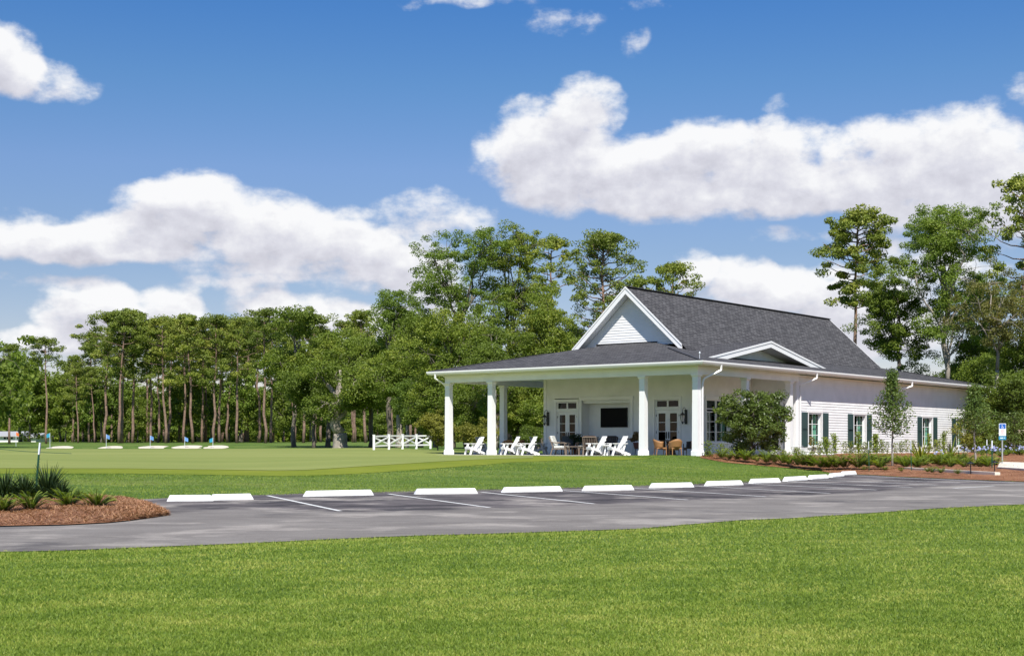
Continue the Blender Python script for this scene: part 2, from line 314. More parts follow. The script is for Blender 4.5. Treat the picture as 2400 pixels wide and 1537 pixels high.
M['leaf_light']=leafmat('light_leaves',(0.080,0.130,0.024),(0.185,0.261,0.041),(0.354,0.398,0.080),0.36,.3,.3)
M['leaf_rust']=leafmat('rusty_leaves',(0.083,0.111,0.031),(0.182,0.173,0.045),(0.365,0.189,0.061),.3,.6,.1)
M['leaf_yellow']=leafmat('yellow_bush',(.115,.125,.020),(.27,.265,.045),(.42,.37,.085),.3,.8,.1)
M['leaf_camellia']=leafmat('glossy_shrub',(0.051,0.085,0.016),(0.128,0.175,0.030),(0.333,0.350,0.092),0.20,1.2,0); M['leaf_camellia'].node_tree.nodes['Principled BSDF'].inputs['Specular IOR Level'].default_value=.35; M['leaf_camellia'].node_tree.nodes['Principled BSDF'].inputs['Roughness'].default_value=.42
M['leaf_young']=leafmat('young_tree_leaves',(0.054,0.095,0.024),(0.135,0.199,0.047),(0.306,0.329,0.095),0.32,1.0,.1)
M['leaf_fern']=leafmat('fern_green',(.09,.14,.022),(.22,.29,.04),(.42,.46,.10),.3,2.0,.2)
M['leaf_dark']=leafmat('dark_strap_leaves',(0.014,0.029,0.012),(0.036,0.066,0.022),(0.096,0.138,0.048),.15,1.5,.1)
M['leaf_lime']=leafmat('lime_strap_leaves',(0.120,0.180,0.024),(0.360,0.384,0.060),(0.600,0.552,0.096),.3,2.0,.1)
M['leaf_brown']=leafmat('bronze_leaves',(0.096,0.060,0.036),(0.192,0.132,0.060),(0.240,0.240,0.072),.2,2.0,.1)
M['ground']=turf('rough_grass',((.050,.105,.018),(.104,.172,.032),(.190,.225,.060)),(.10,1.0,9),1.0,30,aniso=(.5,1.7,1),ramp=(.39,.5,.61))
M['green']=turf('green_turf',((.165,.205,.052),(.212,.245,.068),(.265,.285,.092)),(.05,.35,7),.15,60,aniso=(.35,1.8,1))
M['fringe']=turf('fringe_turf',((.13,.175,.016),(.175,.21,.020),(.215,.235,.032)),(.1,.8,12),.3,60)
M['mulch']=turf('pine_straw_bed',((.13,.055,.028),(.27,.125,.065),(.40,.21,.12)),(.5,5,30),1.0,30)
M['straw']=leafmat('straw',(.18,.08,.04),(.36,.18,.09),(.50,.30,.17),.1,3,0)
M['grass']=leafmat('grass_blades',(.115,.185,.022),(.235,.315,.044),(.41,.42,.10),.3,.55,0)
# ------------------------------------------------------------------ building frame
PSI=.663; CP,SP=math.cos(PSI),math.sin(PSI); EX,EY=8.606,64.0; FLOOR=ZC-.513
def bw(u,v): return (EX-CP*u+SP*v, EY+SP*u+CP*v)
def u_at(px,v):
    r=(px-1200)/F; return (EX+SP*v-r*(EY+CP*v))/(CP+SP*r)
def v_at(px,u):
    r=(px-1200)/F; return (r*(EY+SP*u)-EX+CP*u)/(SP-CP*r)
# ------------------------------------------------------------------ ground heights
def zp(Y): return .006*Y
def onp(px,py):
    Y=F*ZC/(py-YH+.006*F); return ((px-1200)*Y/F,Y,zp(Y))
near_edge=[onp(a,b) for a,b in((-300,1302),(0,1292),(150,1289),(300,1283),(450,1277),(600,1271),(760,1263),(900,1257),(1050,1252),(1200,1248),(1350,1243),(1500,1238),(1600,1229),(1737,1218),(1860,1213),(2000,1204),(2100,1197),(2200,1190),(2400,1181),(2700,1166))]
far_edge=[onp(a,b) for a,b in((-300,1240),(0,1232),(150,1229),(300,1220),(388,1207),(385,1198),(365,1187),(330,1176),(322,1170),(400,1166),(520,1163),(627,1160.5),(760,1157.5),(910,1154.5),(1050,1151),(1180,1148),(1320,1144.5),(1450,1141.5),(1560,1138),(1680,1134),(1790,1129),(1870,1122.5),(1930,1117),(1965,1112.5),(2000,1111.5),(2050,1113.5),(2100,1117),(2200,1121),(2300,1125),(2400,1129),(2700,1142))]
ASPH=np.array([p[:2] for p in near_edge]+[p[:2] for p in far_edge[::-1]])
def seg_dist(x,y,poly,closed=True):
    P=poly; Q=np.roll(poly,-1,0) if closed else poly[1:]; P=P if closed else P[:-1]
    d=np.full(x.shape,1e9)
    for a,b in zip(P,Q):
        ab=b-a; t=np.clip(((x-a[0])*ab[0]+(y-a[1])*ab[1])/(ab@ab+1e-12),0,1); d=np.minimum(d,np.hypot(x-a[0]-t*ab[0],y-a[1]-t*ab[1]))
    return d
def inside(x,y,poly):
    c=np.zeros(x.shape,bool); n=len(poly)
    for i in range(n):
        a=poly[i];b=poly[(i+1)%n]
        k=((a[1]>y)!=(b[1]>y))&(x<(b[0]-a[0])*(y-a[1])/(b[1]-a[1]+1e-12)+a[0]); c^=k
    return c
ctl=[]
for px,py,Y in [(-400,1112,44),(-400,1056,100),(-400,1040,230),(0,1112,44),(0,1078,60),(0,1054,110),(0,1049,150),(0,1036,230),(300,1112,46),(300,1083,60),(300,1055,110),(300,1036.5,230),
    (600,1114,46),(600,1090,58),(600,1057,100),(600,1051,140),(600,1036,230),(800,1110,47),(800,1080,60),(800,1036.5,220),(1000,1099,48),(1000,1075,60),(1000,1058,80),(1000,1049,110),(1000,1036,200),
    (1200,1100,48),(1200,1078,58),(1500,1103,48),(1500,1075,60),(1600,1076,61),(1700,1104,52),(1700,1082,61),(1800,1094,58),(1900,1103,56),(1900,1093,63),(2020,1100,58),(2100,1103,57),(2100,1085,70),(2250,1104,55),(2250,1082,72),(2400,1108,52),(2400,1078,75),(2400,1062,100),(2700,1100,55),(2700,1060,110),(2400,1036,200),(1600,1036,200)]:
    ctl.append(((px-1200)*Y/F,Y,ZC-(py-YH)*Y/F))
for u in(0,4,8,12,16.5):
    for v in(-.4,6,14,24,37): ctl.append((*bw(u,v),FLOOR-.035))
for a,b in((-250,1205),(-100,1200),(0,1200),(150,1195),(280,1190),(0,1175),(200,1172)): q=onp(a,b); ctl.append((q[0],q[1],zp(q[1])+.01))
ctl=np.array(ctl)
def _rb(d): return np.sqrt(d*d+9)
_A=_rb(np.hypot(ctl[:,0][:,None]-ctl[:,0],ctl[:,1][:,None]-ctl[:,1])); _n=len(ctl)
_K=np.zeros((_n+1,_n+1)); _K[:_n,:_n]=_A+np.eye(_n)*.02; _K[_n,:_n]=1; _K[:_n,_n]=1
_sol=np.linalg.solve(_K,np.append(ctl[:,2]-zp(ctl[:,1]),0))
def ground(x,y):
    x=np.atleast_1d(np.asarray(x,float)); y=np.atleast_1d(np.asarray(y,float))
    h=np.full(x.shape,_sol[_n])
    for i in range(_n): h=h+_sol[i]*_rb(np.hypot(x-ctl[i,0],y-ctl[i,1]))
    d=seg_dist(x,y,ASPH); ins=inside(x,y,ASPH)
    fe=np.interp(x,[p[0] for p in near_edge],[p[1] for p in near_edge])
    front=(y<fe)
    t=np.clip((d-.25)/9,0,1); t=t*t*(3-2*t)
    s=np.clip((d-.25)/1.2,0,1)
    z=zp(np.clip(y,-50,240))-.010+np.where(ins,0,np.where(front,.05*s,np.clip(h,0,2.5)*t+.02*s))
    far=np.clip((y-260)/300,0,1)
    return z*(1-far)+1.7*far
def gz(x,y): return float(ground(x,y)[0])
def hit(px,py,y0=12,y1=260):
    Y=np.linspace(y0,y1,2500); X=(px-1200)*Y/F; Z=ZC-(py-YH)*Y/F; g=ground(X,Y); k=np.argmax(Z<=g)
    if not (Z<=g).any(): k=len(Y)-1
    return (X[k],Y[k],g[k])
def atY(px,Y):
    x=(px-1200)*Y/F; return (x,Y,gz(x,Y))
def span(a,b,n): return list(np.linspace(a,b,n))
def make_ground():
    xs=np.array(sorted(set(np.round([-1600,-900,-500,-300,-200,-150]+span(-110,-32,40)+span(-30,34,129)+span(36,110,38)+[150,200,300,500,900,1600],3))))
    ys=np.array(sorted(set(np.round([-300,-120,-50,-20,-5]+span(0,8,9)+span(8.5,78,160)+span(80,125,46)+span(128,250,42)+[270,300,350,420,500,700,1000,1600,2500],3))))
    X,Y=np.meshgrid(xs,ys); Z=ground(X.ravel(),Y.ravel()).reshape(X.shape)
    me=bpy.data.meshes.new('ground'); nx=len(xs); ny=len(ys)
    f=[[j*nx+i,j*nx+i+1,(j+1)*nx+i+1,(j+1)*nx+i] for j in range(ny-1) for i in range(nx-1)]
    me.from_pydata(np.stack([X.ravel(),Y.ravel(),Z.ravel()],1).tolist(),[],f); me.materials.append(M['ground']); me.polygons.foreach_set('use_smooth',[True]*len(f)); me.update()
    o=bpy.data.objects.new('ground',me); link(o); tag(o,kind='structure')
make_ground()
def resample(pts,n):
    p=np.array(pts,float)[:,:2]; s=np.r_[0,np.cumsum(np.hypot(*np.diff(p,axis=0).T))]; t=np.linspace(0,s[-1],n); return np.stack([np.interp(t,s,p[:,0]),np.interp(t,s,p[:,1])],1)
def loft(name,a,b,n,m,mat,zf,kind='structure'):
    A=resample(a,n);B=resample(b,n); V=[]
    for j in range(m+1):
        t=j/m; Q=A*(1-t)+B*t; z=zf(Q[:,0],Q[:,1],t,np.linspace(0,1,n)); V+=[(q[0],q[1],zz) for q,zz in zip(Q,z)]
    f=[[j*n+i,j*n+i+1,(j+1)*n+i+1,(j+1)*n+i] for j in range(m) for i in range(n-1)]
    me=bpy.data.meshes.new(name); me.from_pydata(V,[],f); me.materials.append(mat); me.polygons.foreach_set('use_smooth',[True]*len(f)); me.update()
    o=bpy.data.objects.new(name,me); link(o); 
    if kind: tag(o,kind=kind)
    return o
# asphalt drive and stall apron: one planar sheet
def make_asphalt():
    # stitched between the near and the far edge, parametrised so that the tint marks the apron
    bm=bmesh.new(); vs=[bm.verts.new((p[0],p[1],zp(p[1]))) for p in ASPH]; bm.faces.new(vs); bmesh.ops.triangulate(bm,faces=bm.faces[:])
    for _ in range(5):
        es=[e for e in bm.edges if e.calc_length()>1.6]
        if not es: break
        bmesh.ops.subdivide_edges(bm,edges=es,cuts=1); bmesh.ops.triangulate(bm,faces=[f for f in bm.faces if len(f.verts)>3])
    me=bpy.data.meshes.new('parking_lot'); bm.normal_update()
    for f in bm.faces:
        if f.normal.z<0: f.normal_flip()
    bm.to_mesh(me); bm.free(); me.materials.append(M['asphalt'])
    # apron = a band 6 m deep in front of the wheel stops
    ap=np.array([onp(a,b)[:2] for a,b in((398,1205),(560,1190),(795,1199),(1147,1191),(1390,1182),(1609,1172.5),(1790,1165),(1943,1157),(2060,1150),(2195,1138),(2375,1131))]+[p[:2] for p in far_edge[::-1] if p[0]<onp(2400,1129)[0]+.1 and p[1]>28])
    co=np.array([v.co for v in me.vertices]); d=seg_dist(co[:,0],co[:,1],ap); i=inside(co[:,0],co[:,1],ap)
    a=me.attributes.new('tint','FLOAT','POINT'); a.data.foreach_set('value',np.where(i,np.clip(.5+d*.5,0,1),np.clip(.5-d*.5,0,1)).astype(np.float32))
    o=bpy.data.objects.new('parking_lot',me); link(o); tag(o,kind='structure'); return o
lot=make_asphalt()
def paint(a,b,wd=.11):
    A=np.array(onp(*a)[:2]);B=np.array(onp(*b)[:2]); d=(B-A)/np.linalg.norm(B-A); nrm=np.array([-d[1],d[0]])*wd/2; mb=MB(); k=8
    L=[A+(B-A)*t/k for t in range(k+1)]
    vs=[(*(p+nrm),zp(p[1])+.004) for p in L]+[(*(p-nrm),zp(p[1])+.004) for p in L]
    mb.add(vs,[[i,i+k+1,i+k+2,i+1][::-1] for i in range(k)]); o=mb.build('stall_line',M['line'],lot); return o
for a,b in [((627,1161),(797,1197)),((910,1157),(1147,1189)),((1128,1153),(1392,1180)),((1320,1149),(1612,1171)),((1486,1143.5),(1795,1163.5)),((1625,1138),(1945,1155.5)),((1745,1133),(2055,1148)),((1832,1128),(2140,1142)),((1897,1123.5),(2195,1136.5)),((1945,1119.5),(2250,1131)),((2000,1114.5),(2377,1131)),((2235,1144),(2330,1138))]: paint(a,b,.10)
# putting green, its fringe
def sheet_z(off): return lambda x,y,t,s: ground(x,y)+off
gn=[hit(a,b) for a,b in((-500,1099),(0,1098),(300,1098.5),(500,1101),(640,1103.5),(720,1102),(800,1097),(900,1090.5),(1000,1084),(1060,1080.5),(1150,1076.5),(1250,1074))]
gf=[atY(a,b) for a,b in((-800,128),(0,128),(400,125),(800,116),(1000,100),(1060,88),(1150,74),(1250,66.5))]
loft('putting_green',gn,gf,90,40,M['green'],sheet_z(.022))
fn=[hit(a,b) for a,b in((-500,1110),(0,1110),(300,1110),(500,1113),(650,1116),(800,1112),(920,1105),(1000,1100),(1060,1095),(1200,1083.5),(1330,1078.5),(1450,1078),(1545,1074))]
ff=[atY(a,b) for a,b in((-700,70),(0,70),(400,70),(800,75),(1000,78),(1150,70),(1300,63.5),(1545,60))]
loft('green_fringe',fn,ff,90,20,M['fringe'],sheet_z(.011))
# ------------------------------------------------------------------ mulch beds
rng=np.random.default_rng(7)
def wig(x,y,s=1.0): return .5*np.sin(x*2.1*s+y*1.3*s)+.3*np.sin(x*5.3*s-y*3.7*s+1.3)+.2*np.sin(x*11.3*s+y*8.9*s)
lb_n=[onp(a,b) for a,b in((-300,1242),(-100,1237),(0,1234),(150,1231),(250,1226),(300,1221),(350,1214),(392,1207))]
lb_f=[onp(a,b) for a,b in((-300,1178),(-100,1176),(0,1170),(150,1164),(230,1163),(290,1168),(340,1179),(388,1203))]
def mound(h,base):
    def z(x,y,t,s): return base(x,y)+.02+h*np.sin(math.pi*min(max(t,.0),1))**.7*np.clip((1-s)*6,0,1)*(1+.25*wig(x,y,.8))+.02*wig(x,y,3)*(0 if t in(0,1) else 1)
    return z
loft('pine_straw_bed',lb_n,lb_f,110,40,M['mulch'],mound(.07,lambda x,y:np.maximum(ground(x,y),zp(y))))
def lbz(px,py):
    x,y,_=onp(px,py)
    for _ in range(6):
        z=float(max(gz(x,y),zp(y)))+.06; y=F*(ZC-z)/(py-YH); x=(px-1200)*y/F
    return (x,y,z)
rb_n=[hit(1640,1073,50,75),hit(1700,1084,45,75),hit(1760,1089,45,75),hit(1850,1097,45,75),hit(1920,1103,45,75)]+[onp(a,b) for a,b in((1968,1111.5),(2000,1111),(2050,1113),(2100,1116.5),(2200,1120.5),(2300,1124.5),(2400,1128.5),(2640,1139))]
rb_f=[(*bw(-.1,.6),0),(*bw(-.1,2.5),0),(*bw(-.05,5),0),(*bw(-.1,8),0),(*bw(-.6,10.5),0),(*bw(-1.2,13),0),(*bw(.55,15.2),0),(*bw(.6,18),0),(*bw(.6,24),0),(*bw(.6,30),0),(*bw(.6,37),0),(35,90,0),(44,84,0)]
loft('mulch_bed',rb_n,rb_f,140,40,M['mulch'],mound(.10,ground))
def rbz(px,py):
    x,y,z=hit(px,py,42,100); return (x,y,z+.09)
# scattered needles on both beds
def needles():
    V=[];T=[]
    def spread(A,B,n,zf,ln):
        A=resample(A,200);B=resample(B,200)
        i=rng.integers(0,199,n); t=rng.random(n)[:,None]*.98+.01; fr=rng.random(n)[:,None]
        q=(A[i]*(1-fr)+A[i+1]*fr)*(1-t)+(B[i]*(1-fr)+B[i+1]*fr)*t
        z=zf(q[:,0],q[:,1],t[:,0],(i+fr[:,0])/199)
        an=rng.random(n)*6.28; l=ln*(.5+rng.random(n)); d=np.stack([np.cos(an),np.sin(an),rng.normal(0,.25,n)],1)*l[:,None]/2; w_=np.stack([-np.sin(an),np.cos(an),np.zeros(n)],1)*.0042
        c=np.stack([q[:,0],q[:,1],z+.006+rng.random(n)*.018],1)
        V.append(np.stack([c-d-w_,c-d+w_,c+d+w_,c+d-w_],1).reshape(-1,3)); T.append(rng.random(n))
    def zl(x,y,t,s): return np.maximum(ground(x,y),zp(y))+.02+.07*np.sin(math.pi*t)**.7*np.clip((1-s)*6,0,1)*(1+.25*wig(x,y,.8))
    def zr(x,y,t,s): return ground(x,y)+.02+.10*np.sin(math.pi*t)**.7*np.clip((1-s)*6,0,1)*(1+.25*wig(x,y,.8))
    spread(lb_n,lb_f,42000,zl,.13); spread(rb_n,rb_f,20000,zr,.2)
    me=np_mesh('pine_straw',np.concatenate(V),4,np.concatenate(T),M['straw']); o=bpy.data.objects.new('pine_straw',me); link(o); tag(o,'loose brown pine needles strewn over the planting beds','pine straw',kind='stuff')
needles()
# ------------------------------------------------------------------ lawn blades
def patches(x,y,scales,g):
    out=np.zeros_like(x)
    for sc_,am in scales:
        for _ in range(7):
            a=g.random()*6.28; out+=am*.38*np.sin((x*math.cos(a)+y*math.sin(a))*6.28/(sc_*(.6+.9*g.random()))+g.random()*6.28+1.5*np.sin(x*2.2/sc_+y*1.7/sc_))
    return out
def lawn():
    n=700000; ya,yb=8.4,30.5
    # even per square of turf nearby, thinning with distance
    y=1/(1/yb+rng.random(n)*(1/ya-1/yb)); x=(rng.random(n)*2-1)*(y*.42+1.6)
    fe=np.interp(x,[p[0] for p in near_edge],[p[1] for p in near_edge])
    k=y<fe+.02+.10*wig(x,y*0,1.7)+rng.normal(0,.06,n); x=x[k];y=y[k]; n=len(x); z=ground(x,y)
    # second strip: slope behind the wheel stops
    hgt=(.014+.017*rng.random(n))*(.7+.3*y/12); an=rng.random(n)*6.28; wd=.0030*(1+y/14); ln=rng.normal(0,.6,(n,2))*hgt[:,None]
    s=np.stack([np.cos(an)*wd,np.sin(an)*wd,np.zeros(n)],1); b=np.stack([x,y,z-.004],1); tip=b+np.stack([ln[:,0],ln[:,1],hgt],1)
    V=np.stack([b-s,b+s,tip],1).reshape(-1,3); t=np.clip(.46+.24*rng.normal(0,1,n)+.9*patches(x,y*1.05,((4.5,.11),(1.3,.13),(.45,.14)),np.random.default_rng(3))+np.where(y>fe[k]-1.2,.18,0),0,1.2)
    # the bank behind the wheel stops
    n2=300000; y2=rng.uniform(31,66,n2)**1.0; x2=rng.uniform(-26,20,n2); fe2=np.interp(x2,[p[0] for p in far_edge if p[0]>-12.5],[p[1] for p in far_edge if p[0]>-12.5]); kk=(y2>fe2-.03+rng.normal(0,.06,n2))&(np.abs(x2)<.4*y2)
    x2=x2[kk];y2=y2[kk]
    fnp=np.array(resample([p[:2] for p in fn],60).tolist()+[p[:2] for p in ff][::-1]); bed=np.array([p[:2] for p in rb_n]+[p[:2] for p in rb_f][::-1]); bed2=np.array([p[:2] for p in lb_n]+[p[:2] for p in lb_f][::-1]); fpt=np.array([bw(-.1,.3),bw(16.3,.3),bw(16.3,37),bw(-.1,37)])
    kk=~(inside(x2,y2,fnp)|inside(x2,y2,bed)|inside(x2,y2,bed2)|inside(x2,y2,fpt)|inside(x2,y2,ASPH)); x2=x2[kk];y2=y2[kk];n2=len(x2);z2=ground(x2,y2)
    an=rng.random(n2)*6.28; h2=.022+.026*rng.random(n2); w2=.009; ln=rng.normal(0,.6,(n2,2))*h2[:,None]; s2=np.stack([np.cos(an)*w2,np.sin(an)*w2,an*0],1); b2=np.stack([x2,y2,z2-.004],1); t2=b2+np.stack([ln[:,0],ln[:,1],h2],1)
    V=np.concatenate([V,np.stack([b2-s2,b2+s2,t2],1).reshape(-1,3)]); t=np.concatenate([t,np.clip(.30+.2*rng.normal(0,1,n2)+.9*patches(x2,y2,((7,.18),(2,.14),(.7,.12)),np.random.default_rng(4)),0,1.1)])
    me=np_mesh('grass',V,3,t,M['grass']); o=bpy.data.objects.new('grass',me); link(o); tag(o,'short green lawn grass on both sides of the drive','grass',kind='stuff')
lawn()
# ------------------------------------------------------------------ clubhouse
L1,L2=16.4,38.0; ZE=4.33; SL=.22; ZS=4.16; ZB=3.76; ZCEIL=4.06; EC=.69
club=empty('clubhouse',(EX,EY,FLOOR),-PSI,'white clapboard clubhouse with steep grey shingle roof and deep columned porch','building')
def W_front(v0): return lambda s,d: (-s, v0+d)            # s = u, d grows inwards
def W_side(u0): return lambda s,d: (-(u0+d), s)            # right hand wall, s = v
def W_left(u0): return lambda s,d: (-(u0-d), s)
def W_back(v0): return lambda s,d: (-s, v0-d)
def wbox(mb,W,s0,s1,d0,d1,z0,z1):
    a=W(s0,d0);b=W(s1,d1); mb.box(a[0],b[0],a[1],b[1],z0,z1)
def siding(mb,W,s0,s1,z0,z1,op=(),ex=.142,lap=.024):
    n=int(math.ceil((z1-z0)/ex)); r=random.Random(3)
    for i in range(n):
        a=z0+i*ex; b=min(z1,a+ex); cuts=sorted([(max(s0,o[0]),min(s1,o[1])) for o in op if o[2]<a+ex*.5 and o[3]>a+ex*.5]); segs=[];c=s0
        for x,y in cuts:
            if x>c: segs.append((c,x))
            c=max(c,y)
        if c<s1: segs.append((c,s1))
        for x,y in segs:
            P=lambda s,d,z:(*W(s,d),z)
            mb.quad(P(x,-lap,a),P(y,-lap,a),P(y,-.002,b),P(x,-.002,b)); mb.quad(P(x,.03,a),P(y,.03,a),P(y,-lap,a),P(x,-lap,a))
            mb.quad(P(x,-lap,a),P(x,-.002,b),P(x,.03,b),P(x,.03,a)); mb.quad(P(y,-lap,a),P(y,-.002,b),P(y,.03,b),P(y,.03,a))
def part(name,mb,mat,parent=None,label=None,bevel=0,smooth=False):
    o=mb.build(name,M[mat] if isinstance(mat,str) else mat,parent if parent is not None else club,smooth=smooth,bevel=bevel)
    if label: o['label']=label
    return o
# floor, ceiling, walls
mb=MB(); mb.box(-16.2,-.25,.25,37.4,-.35,0); part('porch_floor',mb,'concrete')
mb=MB(); mb.box(-15.9,-.5,.5,37.4,ZCEIL,ZCEIL+.03); part('porch_ceiling',mb,'white')
VW=5.5; UR=3.25; UL=13.0; VR=10.72; VEND=37.2
front_open=[(10.72,12.30,0,2.93),(7.42,10.5,0.0,2.86),(4.42,6.08,0,2.91)]
mb=MB(); siding(mb,W_front(VW),UR,UL,0,ZCEIL,front_open); part('front_wall',mb,'white')
side_open=[(5.85,8.45,.62,2.80)]
mb=MB(); siding(mb,W_side(UR),VW,VR,0,ZCEIL,side_open); part('side_wall',mb,'white')
ret_open=[(.98,3.08,0,2.86)]
mb=MB(); siding(mb,W_front(VR),EC,UR,0,ZCEIL,ret_open); part('entry_wall',mb,'white')
WIN=[(12.07,13.62),(17.67,19.22),(27.50,29.05),(33.14,34.69)]
wing_open=[(a,b,.43,2.20) for a,b in WIN]
mb=MB(); siding(mb,W_side(EC),VR,VEND,0,ZS,wing_open); part('wing_wall',mb,'white')
mb=MB(); siding(mb,W_left(UL),VW,VEND,0,ZCEIL); siding(mb,W_back(VEND),EC,UL,0,ZS); part('rear_wall',mb,'white')
mb=MB()
for W,s,z1 in ((W_front(VW),UL-.07,ZCEIL),(W_side(UR),VW+.06,ZCEIL),(W_front(VW),UR+.07,ZCEIL),(W_side(EC),VR+.10,ZS),(W_front(VR),EC+.07,ZS),(W_side(EC),VEND-.07,ZS),(W_left(UL),VW+.07,ZCEIL)):
    mb=MB(); wbox(mb,W,s-.075,s+.075,-.045,.0,.0,z1-.002); part('corner_board',mb,'trim')
# inside rooms behind the glass
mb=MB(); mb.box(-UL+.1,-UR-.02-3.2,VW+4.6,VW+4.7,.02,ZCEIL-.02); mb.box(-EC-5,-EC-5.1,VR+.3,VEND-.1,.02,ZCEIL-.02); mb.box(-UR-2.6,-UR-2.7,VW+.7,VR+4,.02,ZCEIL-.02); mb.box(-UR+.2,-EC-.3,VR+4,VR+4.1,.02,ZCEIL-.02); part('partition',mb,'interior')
def casing(mb,W,s0,s1,z0,z1,wd=.11,pr=.045,sill=True):
    wbox(mb,W,s0-wd,s0,-pr,.03,z0,z1); wbox(mb,W,s1,s1+wd,-pr,.03,z0,z1); wbox(mb,W,s0-wd-.02,s1+wd+.02,-pr-.012,.03,z1,z1+wd+.04)
    if sill: wbox(mb,W,s0-wd-.03,s1+wd+.03,-pr-.03,.03,z0-.07,z0)
def lights(parent,W,s0,s1,z0,z1,nx,nz,glass='glass',d=.10,fr=.05,mun=.028,frame_name='sash'):
    mb=MB(); wbox(mb,W,s0,s0+fr,d-.03,d+.03,z0,z1);wbox(mb,W,s1-fr,s1,d-.03,d+.03,z0,z1);wbox(mb,W,s0+fr,s1-fr,d-.03,d+.03,z0,z0+fr);wbox(mb,W,s0+fr,s1-fr,d-.03,d+.03,z1-fr,z1)
    for i in range(1,nx): c=s0+(s1-s0)*i/nx; wbox(mb,W,c-mun/2,c+mun/2,d-.018,d+.018,z0+fr,z1-fr)
    for i in range(1,nz):
        c=z0+(z1-z0)*i/nz; wbox(mb,W,s0+fr,s1-fr,d-.014,d+.014,c-mun/2,c+mun/2)
    f=part(frame_name,mb,'trim',parent)
    mb=MB(); wbox(mb,W,s0+fr*.6,s1-fr*.6,d+.003,d+.008,z0+fr*.6,z1-fr*.6); part('pane',mb,glass,f if parent is club else parent)
    return f
def window(W,s0,s1,z0,z1,parts,casw=.11,d=.15,curtain=0,label=None):
    mb=MB(); casing(mb,W,s0,s1,z0,z1,casw)
    for a,b,c,e in ((s0,s0+.012,z0,z1),(s1-.012,s1,z0,z1),(s0+.012,s1-.012,z1-.012,z1),(s0+.012,s1-.012,z0,z0+.012)): wbox(mb,W,a,b,.03,d+.05,c,e)
    o=part('window',mb,'trim',label=label)
    for a,b,c,e,nx,nz in parts: lights(o,W,a,b,c,e,nx,nz,d=d)
    if curtain:
        for a,b in ((s0+.05,s0+.33),(s1-.45,s1-.05)):
            mb=MB(); n=14; pts=[]
            for k in range(n+1):
                s=a+(b-a)*k/n; pts.append(W(s,d+.16+.035*math.sin(k*2.1)))
            vs=[(p[0],p[1],z0+.0) for p in pts]+[(p[0],p[1],z1+.05) for p in pts]
            mb.add(vs,[[k,k+1,n+2+k,n+1+k] for k in range(n)]); part('curtain',mb,'curtain',o)
    return o
for i,(a,b) in enumerate(WIN):
    window(W_side(EC),a,b,.43,2.20,[(a+.012,b-.012,.442,2.188,2,3)],casw=.10,d=.15,curtain=1)
window(W_side(UR),5.95,8.35,.64,2.80,[(5.962,7.13,2.30,2.788,1,1),(7.17,8.338,2.30,2.788,1,1),(5.962,7.13,.652,2.2,2,3),(7.17,8.338,.652,2.2,2,3)],curtain=1)
# shutters
def shutter_mesh():
    mb=MB(); w,h=.69,1.80
    mb.box(-.022,.0,0,.07,0,h);mb.box(-.022,.0,w-.07,w,0,h);mb.box(-.022,0,.07,w-.07,0,.09);mb.box(-.022,0,.07,w-.07,h-.08,h);mb.box(-.022,0,.07,w-.07,h*.5-.04,h*.5+.04)
    for a,b in ((.09,h*.5-.04),(h*.5+.04,h-.08)):
        n=int((b-a)/.042)
        for k in range(n):
            z=a+(k+.1)*(b-a)/n; mb.add([(.014-.018,.07,z),(.014-.018,w-.07,z),(.008-.018,w-.07,z),(.008-.018,.07,z),(-.002,.07,z+.036),(-.002,w-.07,z+.036),(-.008,w-.07,z+.036),(-.008,.07,z+.036)],[[0,1,5,4],[2,3,7,6],[0,3,2,1],[4,5,6,7]])
    mb.box(-.003,0,.07,w-.07,.09,h-.08)
    return mb.mesh('shutter',M['shutter'])
sm=shutter_mesh()
for a,b in WIN:
    for s in (a-.11-.69,b+.11):
        o=bpy.data.objects.new('shutter',sm); link(o,club); o.location=(-EC+.05,s,.41)
